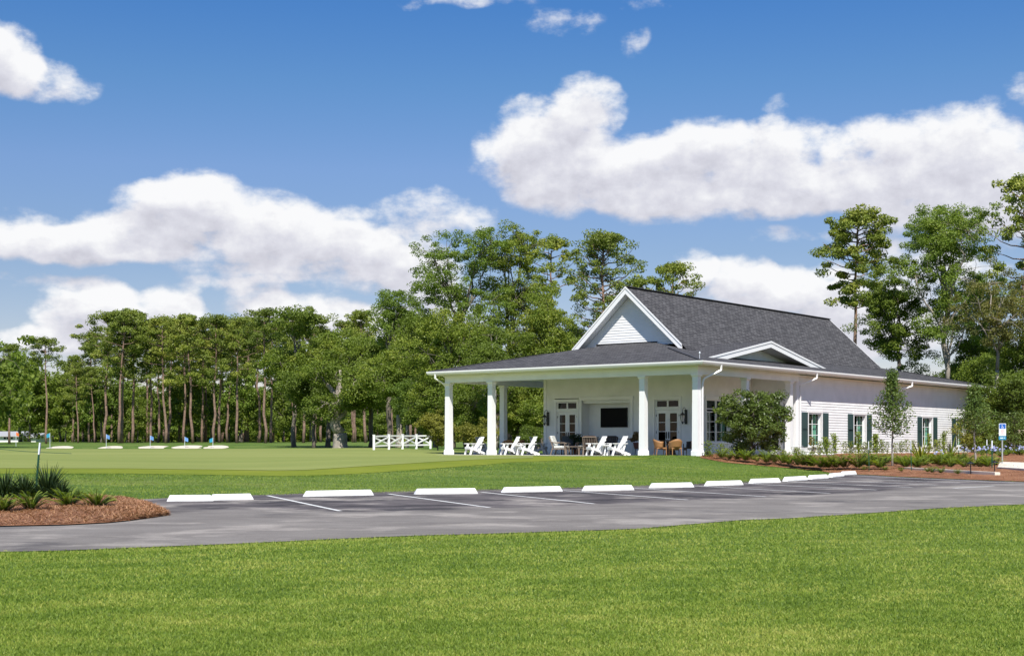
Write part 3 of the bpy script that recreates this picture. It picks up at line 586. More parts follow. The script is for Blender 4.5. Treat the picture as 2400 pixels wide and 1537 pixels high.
# doors
def french(W,s0,s1,top=2.28,tr=2.80,label=None,leaves=2,dep=.08):
    mb=MB(); casing(mb,W,s0,s1,0,tr,.10,.045,False)
    wbox(mb,W,s0,s1,0.0,dep+.05,top+.005,top+.115); wbox(mb,W,s0,s0+.05,.03,dep+.05,0,tr); wbox(mb,W,s1-.05,s1,.03,dep+.05,0,tr)
    fr=part('door_frame',mb,'trim',label=label)
    for k in range(leaves):
        a=s0+.05+(s1-s0-.1)*k/leaves+.004; b=s0+.05+(s1-s0-.1)*(k+1)/leaves-.004; st=.13
        mb=MB(); d0,d1=dep-.022,dep+.022
        wbox(mb,W,a,a+st,d0,d1,.01,top);wbox(mb,W,b-st,b,d0,d1,.01,top);wbox(mb,W,a+st,b-st,d0,d1,.01,.27);wbox(mb,W,a+st,b-st,d0,d1,top-.17,top)
        for q in range(1,4):
            z=.27+(top-.44)*q/4; wbox(mb,W,a+st,b-st,d0+.006,d1-.006,z-.014,z+.014)
        lf=part('door',mb,'trim')
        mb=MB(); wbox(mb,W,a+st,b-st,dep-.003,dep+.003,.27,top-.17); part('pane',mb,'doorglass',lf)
        hs=b-st*.5 if k==0 else a+st*.5
        mb=MB(); wbox(mb,W,hs-.03,hs+.03,d0-.012,d0,.82,1.18); p=W(hs,d0-.05); mb.tube([(p[0],p[1],.88),(p[0],p[1],1.12)],.014,6); wbox(mb,W,hs-.01,hs+.01,d0-.05,d0-.012,.90,.92); wbox(mb,W,hs-.01,hs+.01,d0-.05,d0-.012,1.08,1.10); part('handle',mb,'black',lf)
        hx=a+.0 if k==0 else b
        for z in (.3,1.1,1.95): mb=MB(); wbox(mb,W,hx-.02,hx+.02,d0-.018,d0,z,z+.11); part('hinge',mb,'black',lf)
    n=2; 
    for k in range(n):
        a=s0+.05+(s1-s0-.1)*k/n; b=s0+.05+(s1-s0-.1)*(k+1)/n
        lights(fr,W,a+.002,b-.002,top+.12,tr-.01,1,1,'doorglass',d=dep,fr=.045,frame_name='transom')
    return fr
french(W_front(VW),10.82,12.20)
french(W_front(VW),4.52,5.98)
fd=french(W_front(VR),1.55,2.98)
lights(fd,W_front(VR),1.05,1.45,.3,2.70,1,4,'doorglass',d=.08,frame_name='sidelight')
mb=MB(); wbox(mb,W_front(VR),.98,1.05,-.02,.1,0,2.8); wbox(mb,W_front(VR),1.05,1.45,-.02,.1,2.70,2.8); wbox(mb,W_front(VR),1.05,1.45,-.01,.1,0,.3); part('sidelight_frame',mb,'trim')
# media niche
mb=MB(); W=W_front(VW); a,b,zt=7.42,10.50,2.86
wbox(mb,W,a-.14,a,-.07,.64,0,zt);wbox(mb,W,b,b+.14,-.07,.64,0,zt);wbox(mb,W,a-.16,b+.16,-.085,.64,zt,zt+.17); wbox(mb,W,a+.001,b-.001,.10,.18,zt-.17,zt)
wbox(mb,W,a,b,.64,.67,0,zt+.1); part('media_niche',mb,'white')
mb=MB(); wbox(mb,W,a+.002,b-.002,.22,.638,.80,.85); part('niche_shelf',mb,'greypoly')
mb=MB()
for k in range(4):
    s=a+.06+(b-a-.12)*k/4; mb=MB(); wbox(mb,W,s+.02,s+(b-a-.12)/4-.02,.30,.34,.08,.78); part('cabinet_door',mb,'white')
# roof -------------------------------------------------------------
def roofquad(mb,P,du):       # P corners in order eave0,eave1,up1,up0 ; uv along eave / up the slope
    a=Vector(P[0]); e=(Vector(P[1])-a).normalized(); n=e.cross(Vector(P[2])-a).normalized(); t=n.cross(e)
    mb.quad(*P,uv=[((Vector(p)-a).dot(e)+du,(Vector(p)-a).dot(t)) for p in P])
T=8.2
def hz(t): return ZE+.02+SL*t
oh=.04
c=[(0-oh,0-oh),(L1+oh,0-oh),(L1+oh,L2+oh),(0-oh,L2+oh)]
r0,r1=(8.2,8.2),(8.2,L2-8.2)
X=lambda q,z:(-q[0],q[1],z)
mb=MB(); ze=hz(-oh); zr=hz(T)
roofquad(mb,[X(c[1],ze),X(c[0],ze),X(r0,zr)],0); roofquad(mb,[X(c[0],ze),X(c[3],ze),X(r1,zr),X(r0,zr)],.13); roofquad(mb,[X(c[3],ze),X(c[2],ze),X(r1,zr)],.3); roofquad(mb,[X(c[2],ze),X(c[1],ze),X(r0,zr),X(r1,zr)],.2)
part('porch_roof',mb,'shingle')
# hip and ridge caps
mb=MB()
for a,b in ((c[0],(4.4,4.4)),(c[1],(12,4.4)),(c[3],(4.4,L2-4.4)),(c[2],(12,L2-4.4))):
    mb=MB(); mb.bar(X(a,hz(-oh)+.012),X(b,hz(4.4)+.012),.26,.03); part('hip_cap',mb,'cap')
UG=8.2; ZR=8.77; SG=.92; VG0,VG1=6.15,30.4; UGF=3.72
mb=MB(); zf=ZR-SG*UGF
roofquad(mb,[(-UG+UGF,VG0,zf),(-UG+UGF,VG1,zf),(-UG,VG1,ZR),(-UG,VG0,ZR)],.05)
roofquad(mb,[(-UG-UGF,VG1,zf),(-UG-UGF,VG0,zf),(-UG,VG0,ZR),(-UG,VG1,ZR)],.11)
part('gable_roof',mb,'shingle')
mb=MB(); mb.bar((-UG,VG0,ZR+.01),(-UG,VG1,ZR+.01),.3,.03); part('ridge_cap',mb,'cap')
# rakes: fascia boards, soffit and the clapboard gable face
def rake(v,sgn,vw):
    f=MB(); so=MB()
    for s in (1,-1):
        A=Vector((-UG,v,ZR-.01)); k=3.42; B=Vector((-UG+s*k,v,ZR-SG*k-.01)); dn=.36
        f.add([A,B,B-Vector((0,0,dn)),A-Vector((0,0,dn)),A+Vector((0,sgn*.05,0)),B+Vector((0,sgn*.05,0)),B+Vector((0,sgn*.05,-dn)),A+Vector((0,sgn*.05,-dn))],[[0,1,2,3],[4,7,6,5],[0,4,5,1],[3,2,6,7],[1,5,6,2],[0,3,7,4]])
        # thin shingle mould above
        o=Vector((0,-sgn*.03,.0)); C=A+o; D=B+o
        f.add([C+Vector((0,0,.03)),D+Vector((0,0,.03)),D-Vector((0,0,.07)),C-Vector((0,0,.07)),C+Vector((0,sgn*.028,.03)),D+Vector((0,sgn*.028,.03)),D+Vector((0,sgn*.028,-.07)),C+Vector((0,sgn*.028,-.07))],[[0,1,2,3],[4,7,6,5],[0,4,5,1],[3,2,6,7],[1,5,6,2]])
        z=.30; e=Vector((0,vw-v,0)); A2=A-Vector((0,0,z))+Vector((0,sgn*.05,0)); B2=B-Vector((0,0,z))+Vector((0,sgn*.05,0))
        so.add([A2,B2,B2+e,A2+e],[[0,1,2,3]])
    part('rake_board',f,'trim'); part('rake_soffit',so,'white')
rake(VG0,1,6.80); rake(VG1,-1,29.7)
def gable_face(v,sgn):
    mb=MB(); z0=hz(v if sgn>0 else L2-v)-.12; ex=.14
    z=z0
    while z<ZR-.5:
        z2=min(z+ex,ZR-.36); w0=(ZR-.33-z)/SG; w1=(ZR-.33-z2)/SG
        mb.quad((-UG-w0,v-sgn*.018,z),(-UG+w0,v-sgn*.018,z),(-UG+w1,v,z2),(-UG-w1,v,z2)); mb.quad((-UG-w0,v+.03*sgn,z),(-UG+w0,v+.03*sgn,z),(-UG+w0,v-sgn*.018,z),(-UG-w0,v-sgn*.018,z)); z+=ex
    part('gable_wall',mb,'white')
    mb=MB(); zz=hz(v-.1 if sgn>0 else L2-v-.1); mb.box(-UG-2.2,-UG+1.6,v-.06*sgn-.02,v-.06*sgn+.02,zz-.1,zz+.07); part('roof_flashing',mb,'dark')
gable_face(6.75,1); gable_face(29.75,-1)
# low pediment over the side porch
VP,UP0,ZP,SP_,HP=9.7,1.6,5.82,.178,6.35
mb=MB(); q=[(-UP0,VP,ZP),(-UP0,VP-HP,ZP-SP_*HP),(-5.6,VP-HP,ZP-SP_*HP),(-5.6,VP,ZP)]
roofquad(mb,[q[1],q[2],q[3],q[0]],0)
q2=[(-UP0,VP+HP,ZP-SP_*HP),(-5.6,VP+HP,ZP-SP_*HP)]
roofquad(mb,[q2[1],q2[0],(-UP0,VP,ZP),(-5.6,VP,ZP)],0); part('pediment_roof',mb,'shingle')
f=MB(); so=MB(); pw=MB()
for s in (1,-1):
    A=Vector((-UP0,VP,ZP-.012)); B=Vector((-UP0,VP+s*HP,ZP-SP_*HP-.012)); e=Vector((-.05,0,0)); dn=Vector((0,0,-.30))
    f.add([A,B,B+dn,A+dn,A+e,B+e,B+dn+e,A+dn+e],[[0,1,2,3],[4,7,6,5],[0,4,5,1],[3,2,6,7],[1,5,6,2]])
    o=Vector((.03,0,.03)); h=Vector((0,0,-.09)); e2=Vector((-.028,0,0)); f.add([A+o,B+o,B+o+h,A+o+h,A+o+e2,B+o+e2,B+o+h+e2,A+o+h+e2],[[0,1,2,3],[4,7,6,5],[0,4,5,1],[3,2,6,7],[1,5,6,2]])
    a2=A+Vector((-.05,0,-.26)); b2=B+Vector((-.05,0,-.26)); so.add([a2,b2,b2+Vector((-1.0,0,0)),a2+Vector((-1.0,0,0))],[[0,1,2,3]])
part('rake_board',f,'trim'); part('rake_soffit',so,'white')
z=hz(2.5)-.1; 
while z<ZP-.38:
    z2=min(z+.15,ZP-.36); w0=(ZP-.3-z)/SP_; w1=(ZP-.3-z2)/SP_
    pw.quad((-2.5+.02,VP-w0,z),(-2.5+.02,VP+w0,z),(-2.5,VP+w1,z2),(-2.5,VP-w1,z2)); pw.quad((-2.5-.02,VP-w0,z),(-2.5-.02,VP+w0,z),(-2.5+.02,VP+w0,z),(-2.5+.02,VP-w0,z)); z+=.15
part('pediment_wall',pw,'white')
# eaves: soffit, gutter (a rolled trough), fascia
mb=MB(); i=1.0
mb.box(-L1,0,0,i,ZS,ZS+.02); mb.box(-L1,0,L2-i,L2,ZS,ZS+.02); mb.box(-i,0,i+.001,L2-i-.001,ZS,ZS+.02); mb.box(-L1,-L1+i,i+.001,L2-i-.001,ZS,ZS+.02); part('soffit',mb,'white')
def gutter(p0,p1,out):
    mb=MB(); prof=[(0,.15),(0,0),(.085,0),(.10,.03),(.125,.09),(.125,.15),(.11,.15),(.11,.09),(.08,.02),(.015,.015),(.015,.15)]
    a=Vector(p0);b=Vector(p1);o=Vector(out); e=.125
    d=(b-a).normalized(); n=len(prof); v=[]
    for q,sg in ((a,-1),(b,1)):
        for r_,h in prof: v.append(q+o*r_+d*(sg*r_)+Vector((0,0,h)))
    mb.add(v,[[k,(k+1)%n,n+(k+1)%n,n+k] for k in range(n)]); return mb
zg=ZE-.15
for p0,p1,o in (((-L1,0,zg),(0,0,zg),(0,-1,0)),((0,0,zg),(0,L2,zg),(1,0,0)),((0,L2,zg),(-L1,L2,zg),(0,1,0)),((-L1,L2,zg),(-L1,0,zg),(-1,0,0))): part('gutter',gutter(p0,p1,o),'trim')
mb=MB(); mb.box(-L1,0,-.003,.02,ZS-.02,ZE); mb.box(-.02,.003,.021,L2-.021,ZS-.02,ZE); mb.box(-L1-.003,-L1+.02,.021,L2-.021,ZS-.02,ZE); mb.box(-L1,0,L2-.02,L2+.003,ZS-.02,ZE); part('fascia',mb,'trim')
# beams and columns
UC=[.69,3.58,12.78,15.66]; VC=[.69,5.3,9.92]
mb=MB(); mb.box(-15.66-.15,-.69+.15,.54,.84,ZB,ZS-.002); part('porch_beam',mb,'white')
mb=MB(); mb.box(-.84,-.54,.841,VR,ZB,ZS-.002); part('porch_beam',mb,'white')
mb=MB(); mb.box(-15.81,-15.51,.841,VEND,ZB,ZS-.002); part('porch_beam',mb,'white')
mb=MB()
mb.box(-15.84,-.51,.525,.54,ZS-.14,ZS-.003); mb.box(-.54,-.525,.541,VR-.1,ZS-.14,ZS-.003); part('beam_trim',mb,'trim')
def col_mesh():
    mb=MB(); H=ZB-.002
    def fr(z0,z1,a,b): 
        v=[(sx*a,sy*a,z0) for sx,sy in((-1,-1),(1,-1),(1,1),(-1,1))]+[(sx*b,sy*b,z1) for sx,sy in((-1,-1),(1,-1),(1,1),(-1,1))]
        mb.add(v,[[0,3,2,1],[4,5,6,7],[0,1,5,4],[1,2,6,5],[2,3,7,6],[3,0,4,7]])
    fr(0,.22,.19,.19); fr(.221,.26,.185,.16); fr(.261,H-.34,.158,.142); fr(H-.339,H-.30,.16,.16); fr(H-.299,H-.13,.147,.147); fr(H-.129,H-.07,.15,.195); fr(H-.069,H,.20,.20)
    return mb.mesh('column',M['trim'])
cm=col_mesh()
for u,v in [(u,.69) for u in UC]+[(.69,5.3),(.69,9.92),(15.66,5.3),(15.66,9.92),(15.66,14.5)]:
    o=bpy.data.objects.new('column',cm); link(o,club); o.location=(-u,v,0)
# downspouts
def spout(pts): 
    mb=MB(); 
    for a,b in zip(pts[:-1],pts[1:]): mb.bar(a,b,.075,.06,(0,1,.01))
    return mb
G=.07
part('downspout',spout([(G,1.62,zg+.01),(G,1.62,zg-.22),(-.46,.98,zg-.62),(-.50,.90,3.3),(-.50,.90,.25),(-.30,.75,.02)]),'trim')
part('downspout',spout([(G,11.55,zg+.01),(G,11.55,zg-.22),(-EC+.10,10.98,zg-.60),(-EC+.10,10.98,.05)]),'trim')
part('downspout',spout([(G,24.1,zg+.01),(G,24.1,zg-.22),(-EC+.10,22.9,zg-.60),(-EC+.10,22.9,.05)]),'trim')
part('downspout',spout([(G,37.3,zg+.01),(G,37.3,zg-.22),(-EC+.10,36.6,zg-.60),(-EC+.10,36.6,.05)]),'trim')
part('downspout',spout([(-15.95,-.07,zg+.01),(-15.95,-.07,zg-.22),(-15.86,.5,zg-.48),(-15.86,.62,zg-.6)]),'trim')
mb=MB(); mb.tube([(-.3,.3,ze+.05),(-.3,.3,ze+.30)],.012,6); mb.lathe([(.01,.30),(.035,.33),(.035,.38),(.008,.42)],(-.3,.3,ze),8); part('roof_rod',mb,'flagwhite')
# crawl vents / base strip along the wing
mb=MB(); mb.box(-EC-.0,-EC+.02,VR+.3,VEND,-.35,-.02); part('base_course',mb,'concrete')
# things hung on the walls
def bl(u,v,z=0): x,y=bw(u,v); return (x,y,FLOOR+z)
tv=empty('television',bl(8.88,VW+.60,1.94),-PSI,'black flat screen television on the back of the white porch niche','television')
mb=MB(); mb.box(-.84,.84,-.03,.03,-.51,.51); part('body',mb,'black',tv,bevel=.008)
mb=MB(); mb.box(-.825,.825,-.034,-.031,-.495,.495); part('screen',mb,'screen',tv)
mb=MB(); mb.box(-.2,.2,.031,.055,-.2,.2); part('bracket',mb,'black',tv)
def lantern(u,label):
    r=empty('wall_lantern',bl(u,VW-.03,1.55),-PSI,label,'lantern','black lanterns beside the porch doors')
    mb=MB(); mb.box(-.07,.07,-.03,.0,0,.72); mb.tube([(0,-.03,.60)]+[(0,-.03-.15*(1-math.cos(t)),.66+.16*math.sin(t)) for t in np.linspace(0,math.pi*.95,9)]+[(0,-.33,.62)],.013,6); mb.tube([(0,-.03,.10),(0,-.12,.06),(0,-.18,.12)],.012,6); part('bracket',mb,'black',r)
    mb=MB(); c=(0,-.33,0); mb.lathe([(.015,.62),(.03,.60),(.035,.56),(.17,.46),(.175,.44)],c,6); mb.lathe([(.02,.0),(.045,.05),(.06,.10),(.09,.12)],c,6)
    for k in range(6):
        t=2*math.pi*k/6; mb.bar((c[0]+.155*math.cos(t),c[1]+.155*math.sin(t),.44),(c[0]+.085*math.cos(t),c[1]+.085*math.sin(t),.12),.014,.014)
    part('cage',mb,'black',r)
    mb=MB(); mb.lathe([(.08,.125),(.145,.435)],c,6); part('glass',mb,'clearglass',r)
    mb=MB(); mb.lathe([(.022,.13),(.022,.30),(.005,.34)],c,8); part('candle',mb,'white',r)
lantern(12.72,'black wall lantern left of the leftmost porch doors'); lantern(4.12,'black wall lantern between the right porch doors and the corner column')
# steps and planter walls at the side porch
st=empty('stone_steps',bl(.25,14.4),-PSI,'pale limestone steps in front of the first side window','steps')
for k,(d0,z) in enumerate(((.0,-.03),(.45,-.19),(.9,-.35))):
    mb=MB(); mb.box(.0+d0,.5+d0+.0,-1.75-.1*k,1.75+.15*k,z-.35,z); part('step',mb,'limestone',st,bevel=.012)
pl=empty('planter_wall',bl(.25,18.2),-PSI,'low grey planter wall with brown brick cap right of the stone steps','wall')
mb=MB(); mb.box(.0,.9,-1.8,1.7,-.7,-.09); part('wall',mb,'concrete',pl); mb=MB(); mb.box(-.03,.95,-1.83,1.75,-.088,-.02); part('cap',mb,'brickcap',pl)
mb=MB(); mb.box(.901,.915,-.3,.25,-.34,-.2); part('vent',mb,'dark',pl)
pl=empty('planter_wall',bl(.25,11.7),-PSI,'low grey planter wall with brown brick cap left of the stone steps','wall')
mb=MB(); mb.box(.0,.7,-1.2,.85,-.7,-.09); part('wall',mb,'concrete',pl); mb=MB(); mb.box(-.03,.75,-1.23,.9,-.088,-.02); part('cap',mb,'brickcap',pl)
# ------------------------------------------------------------------ porch furniture
def adirondack(mat='poly'):
    r=empty('adirondack_chair'); m_=mat
    for s in (-1,1):
        mb=MB(); mb.bar((s*.31,-.40,0),(s*.31,-.22,.56),.10,.035,(1,0,0)); part('leg',mb,m_,r)
        mb=MB(); mb.bar((s*.25,-.36,.36),(s*.25,.56,.03),.035,.11,(0,0,1)); part('runner',mb,m_,r)
        mb=MB(); mb.bar((s*.35,-.42,.575),(s*.35,.36,.575),.13,.03,(0,0,1)); part('arm',mb,m_,r)
        mb=MB(); mb.bar((s*.335,.10,.08),(s*.335,.26,.555),.09,.035,(1,0,0)); part('leg',mb,m_,r)
    mb=MB()
    for k in range(6):
        t=k/5; mb.bar((-.27,-.37+t*.42,.40-t*.15),(.27,-.37+t*.42,.40-t*.15),.075,.025,(0,-.33,1))
    mb.bar((-.29,-.405,.35),(.29,-.405,.35),.03,.12,(0,0,1)); part('seat',mb,m_,r)
    mb=MB()
    for k in range(5):
        x=-.22+k*.11; mb.bar((x,.08,.25),(x,.44,.93),.104,.024,(0,1,-.5))
    mb.bar((-.27,.37,.72),(.27,.37,.72),.07,.03,(0,1,-.5)); mb.bar((-.27,.19,.40),(.27,.19,.40),.07,.03,(0,1,-.5)); part('backrest',mb,m_,r)
    return r
GA='adirondack chairs along the porch edge'
def place(o,px,v,face,label,group=None,first=False):
    u=u_at(px,v); x,y=bw(u,v)
    if first: o.location=(x,y,FLOOR); o.rotation_euler=(0,0,face); o['label']=label
    else: o=dup(o,(x,y,FLOOR),face,label)
    if group: o['group']=group
    return o
# chair looks along local -y; face = heading of that axis measured as a rotation about z
ad=adirondack(); ad['category']='chair'
place(ad,1112,1.3,R(-62),'white adirondack chair between the two leftmost porch columns',GA,True)
for px,v,fa,lb in ((1196,1.15,R(-72),'white adirondack chair just right of the second column'),(1236,1.15,R(-72),'white adirondack chair second right of the second column, arm hiding a side table'),
    (1398,1.0,R(-70),'white adirondack chair in front of the brown sling chair, left of its pair'),(1447,1.0,R(-70),'white adirondack chair farthest right, under the television')): place(ad,px,v,fa,lb,GA)
adg=adirondack('greypoly'); adg['category']='chair'
place(adg,1136,3.2,R(60),'grey adirondack chair half hidden behind the second column',GA,True); place(adg,1262,3.4,R(75),'grey adirondack chair in the shade at the left wall corner',GA)
def side_table():
    r=empty('side_table'); r['category']='table'
    mb=MB(); mb.lathe([(.24,.46),(.25,.47),(.25,.49),(.24,.50)],(0,0,0),20); part('table_top',mb,'poly',r)
    for k in range(3):
        t=k*2.094; mb=MB(); mb.bar((.06*math.cos(t),.06*math.sin(t),.46),(.2*math.cos(t),.2*math.sin(t),0),.05,.03); part('leg',mb,'poly',r)
    return r
stb=side_table(); place(stb,1216,1.1,0,'small white side table between the left pair of white chairs','side tables between the white chairs',True); place(stb,1421,.95,0,'small white side table between the right pair of white chairs','side tables between the white chairs')
def lounge(cush='cushion',frame='teak',back=True):
    r=empty('lounge_chair'); r['category']='chair'
    for s in (-1,1):
        mb=MB(); mb.bar((s*.33,-.36,0),(s*.33,-.32,.58),.05,.05); part('leg',mb,frame,r); mb=MB(); mb.bar((s*.33,.42,0),(s*.33,.30,.40),.05,.05); mb.bar((s*.33,.30,.40),(s*.33,.50,.90),.05,.05); part('leg',mb,frame,r)
        mb=MB(); mb.tube([(s*.35,-.42,.56),(s*.35,-.30,.615),(s*.35,.10,.60),(s*.35,.40,.66)],.03,6); part('arm',mb,frame,r)
    mb=MB(); mb.box(-.32,.32,-.34,.34,.28,.33)
    for k in range(5): x=-.24+k*.12; mb.bar((x,.33,.36),(x,.50,.90),.03,.02)
    mb.bar((-.33,.5,.90),(.33,.5,.90),.05,.05); part('frame',mb,frame,r)
    mb=MB(); mb.box(-.30,.30,-.36,.28,.332,.47); part('seat_cushion',mb,cush,r,bevel=.04)
    mb=MB(); v=[(-.30,.22,.47),(.30,.22,.47),(.30,.40,.98),(-.30,.40,.98),(-.30,.33,.44),(.30,.33,.44),(.30,.51,.95),(-.30,.51,.95)]; mb.add(v,[[0,1,2,3],[5,4,7,6],[1,0,4,5],[3,2,6,7],[0,3,7,4],[2,1,5,6]]); part('back_cushion',mb,cush,r,bevel=.04)
    return r
lg=lounge(); place(lg,1314,1.6,R(70),'teak lounge chair with grey and white patterned cushions, facing right by the left doors','patterned cushion lounge chairs',True)
place(lg,1374,2.2,R(-62),'teak lounge chair with patterned cushions facing left, behind a white chair','patterned cushion lounge chairs')
lgd=lounge('greycushion','darkwicker'); place(lgd,1334,3.9,R(8),'dark grey cushioned chair in front of the left doors','dark seats at the back of the porch',True)
place(lgd,1424,3.3,R(-160),'dark brown chair seen from behind under the television','dark seats at the back of the porch')
lgb=lounge('darkwicker','teak'); place(lgb,1386,1.9,R(165),'brown sling back chair behind the left of the right pair of white chairs',None,True)
t=empty('coffee_table',(0,0,0)); t['category']='table'
mb=MB(); mb.box(-.45,.45,-.30,.30,.40,.44); 
for k in range(6): mb.box(-.44+k*.15,-.31+k*.15,-.31,.31,.441,.455)
part('table_top',mb,'teak',t)
for sx in(-1,1):
    for sy in(-1,1): mb=MB(); mb.box(sx*.40-.03,sx*.40+.03,sy*.25-.03,sy*.25+.03,0,.40); part('leg',mb,'teak',t)
place(t,1349,1.7,R(-40),'low weathered teak coffee table between the patterned lounge chairs',None,True)
def wicker(mat):
    r=empty('wicker_chair'); r['category']='chair'
    for s in(-1,1):
        mb=MB(); mb.tube([(s*.27,-.25,0),(s*.26,-.24,.42),(s*.30,-.24,.62)],[.02,.028,.025],7); part('leg',mb,mat,r); mb=MB(); mb.tube([(s*.25,.30,0),(s*.23,.24,.42)],[.02,.028],7); part('leg',mb,mat,r)
    mb=MB(); mb.box(-.28,.28,-.27,.26,.36,.43); mb.box(-.26,.26,-.272,-.25,.28,.36); part('seat',mb,mat,r,bevel=.02)
    mb=MB(); n=12; vs=[]
    for j in range(6):
        for k in range(n+1):
            t_=k/n; a=math.pi*(t_-.5)*1.15; z=.42+(j/5)*(.30+.13*math.cos(a)**2); rr=.29+.035*j/5; vs.append((rr*math.sin(a),.02+rr*.98*math.cos(a)*(.9+.05*j),z))
    f=[[j*(n+1)+k,j*(n+1)+k+1,(j+1)*(n+1)+k+1,(j+1)*(n+1)+k] for j in range(5) for k in range(n)]; mb.add(vs,f); mb.tube([vs[5*(n+1)+k] for k in range(n+1)],.028,6); o=part('backrest',mb,mat,r,smooth=True); sd=o.modifiers.new('thick','SOLIDIFY'); sd.thickness=.03
    return r
wk=wicker('wicker'); wk.scale=(.9,.9,.9); place(wk,1548,2.0,R(100),'tan wicker armchair facing right, left of the dark round table','wicker armchairs',True); place(wk,1583,1.5,R(190),'tan wicker armchair seen from behind at the dark round table','wicker armchairs')
place(wk,1190,4.2,R(190),'tan wicker armchair behind the left pair of white chairs','wicker armchairs'); place(wk,1216,4.6,R(215),'tan wicker armchair almost hidden behind the white chairs near the left wall','wicker armchairs')
wd=wicker('darkwicker'); wd.scale=(.9,.9,.9); place(wd,1616,2.3,R(-80),'dark wicker armchair left of the corner column','wicker armchairs',True)
t=empty('round_table'); t['category']='table'; mb=MB(); mb.lathe([(.50,.70),(.52,.71),(.52,.735),(.50,.745)],(0,0,0),28); part('table_top',mb,'darkwicker',t); mb=MB(); mb.lathe([(.26,0),(.27,.03),(.20,.30),(.16,.45),(.24,.69)],(0,0,0),16); part('base',mb,'darkwicker',t)
place(t,1572,2.6,0,'dark round table in front of the right porch doors',None,True)
# ------------------------------------------------------------------ wheel stops
def stop_mesh(L):
    mb=MB(); h=.135; pr=[(-.085,0),(-.085,.03),(-.055,h-.02),(-.04,h),(.04,h),(.055,h-.02),(.085,.03),(.085,0)]; n=len(pr); e=.07
    v=[]
    for x,k in((-L/2,0),(L/2,0)):
        for y,z in pr: v.append((x-math.copysign(e*z/h,x),y,z))
    mb.add(v,[[k,k+1,n+k+1,n+k] for k in range(n-1)]+[list(range(n))[::-1],[n+k for k in range(n)]])
    me=mb.mesh('wheel_stop',M['stop']); return me
SM={}
stops=[(397,494,1175,1174),(499,592,1173,1170.5),(710,883,1164.5,1160),(972,1122,1158.5,1156.5),(1184,1318,1154.5,1151),(1372,1487,1151,1148),(1531,1626,1144,1141.5),(1662,1742,1139,1136),(1766,1830,1133,1130),(1846,1893,1128,1124.5),(1904,1942,1123.5,1120.5),(1950,1980,1119,1115.5),(1980,2008,1113.5,1111.5)]
wl=['white wheel stop at the left end of the row, beside the pine straw bed','white wheel stop second from the left end, butted against the first','white wheel stop between the first and second stall lines, the widest in view','white wheel stop just right of the second stall line','white wheel stop just right of the third stall line','white wheel stop just right of the fourth stall line','white wheel stop just right of the fifth stall line','white wheel stop just right of the sixth stall line','white wheel stop sixth from the right end of the row','white wheel stop fifth from the right end of the row','white wheel stop third from the right end of the row, by the mulch bed tip','white wheel stop second from the right end of the row, below the stone steps','white wheel stop at the right end of the row, farthest from the camera']
wl[9]='white wheel stop fourth from the right end of the row'; wl[8]='white wheel stop fifth from the right end of the row'
for (a,b,ya,yb),lb in zip(stops,wl):
    A=np.array(onp(a,ya)[:2]);B=np.array(onp(b,yb)[:2]); L=float(np.clip(np.linalg.norm(B-A),1.0,1.83)); key=round(L,1)
    d=(B-A)/np.linalg.norm(B-A)
    if key not in SM: SM[key]=stop_mesh(key)
    nr=np.array([-d[1],d[0]]); c_=(A+B)/2+nr*.085
    o=bpy.data.objects.new('wheel_stop',SM[key]); link(o); o.location=(c_[0],c_[1],zp(c_[1])+.003); o.rotation_euler=(0,0,math.atan2(d[1],d[0])); tag(o,lb,'wheel stop','white wheel stops along the far side of the parking lot')
# kerb, pavement slab, sign ------------------------------------------------
def strip(name,pts,wd,h,mat,kind='structure'):
    mb=MB(); P=np.array([p[:2] for p in pts]); n=len(P); L=[];Rr=[]
    for i in range(n):
        d=P[min(i+1,n-1)]-P[max(i-1,0)]; d/=np.linalg.norm(d); nn=np.array([-d[1],d[0]])*wd/2; L.append(P[i]+nn);Rr.append(P[i]-nn)
    z=[gz(*p)+.02 for p in P]; v=[(*p,zz+h) for p,zz in zip(L,z)]+[(*p,zz+h) for p,zz in zip(Rr,z)]+[(*p,zz-.2) for p,zz in zip(L,z)]+[(*p,zz-.2) for p,zz in zip(Rr,z)]
    f=[]
    for i in range(n-1): f+=[[i,n+i,n+i+1,i+1],[n+i,3*n+i,3*n+i+1,n+i+1],[i,i+1,2*n+i+1,2*n+i]]
    f+=[[0,2*n,3*n,n],[n-1,2*n-1,4*n-1,3*n-1]]; mb.add(v,f); o=mb.build(name,M[mat]); 
    if kind: tag(o,kind=kind)
    return o
strip('kerb',[hit(2124,1104),hit(2150,1106),hit(2200,1108.5),hit(2250,1112),hit(2300,1115),hit(2338,1117)],.2,.14,'limestone')
sl_n=[hit(2338,1103),hit(2400,1107),hit(2560,1116)]; sl_f=[hit(2342,1088),hit(2400,1090),hit(2560,1092)]
def slabz(x,y,t,s): return ground(x,y)+.14
loft('pavement',sl_n,sl_f,12,4,M['limestone'],slabz)
strip('kerb',[(p[0],p[1]-.08) for p in sl_n],.15,.13,'concrete')
x,y,z=hit(2349,1092.5); sg=empty('parking_sign',(x,y,z),0,'blue and white wheelchair parking sign on a galvanised post','sign')
D=y; px2m=D/F; Hs=(1092.5-992)*px2m
mb=MB(); mb.box(-.03,.03,-.02,.02,-.1,Hs-.02); part('post',mb,'steel',sg)
def rrect(w,h,r=.03,n=4):
    out=[]
    for cx,cz,a in((w/2-r,h/2-r,0),(-w/2+r,h/2-r,90),(-w/2+r,-h/2+r,180),(w/2-r,-h/2+r,270)):
        for k in range(n+1): t_=R(a+90*k/n); out.append((cx+r*math.cos(t_),cz+r*math.sin(t_)))
    return out
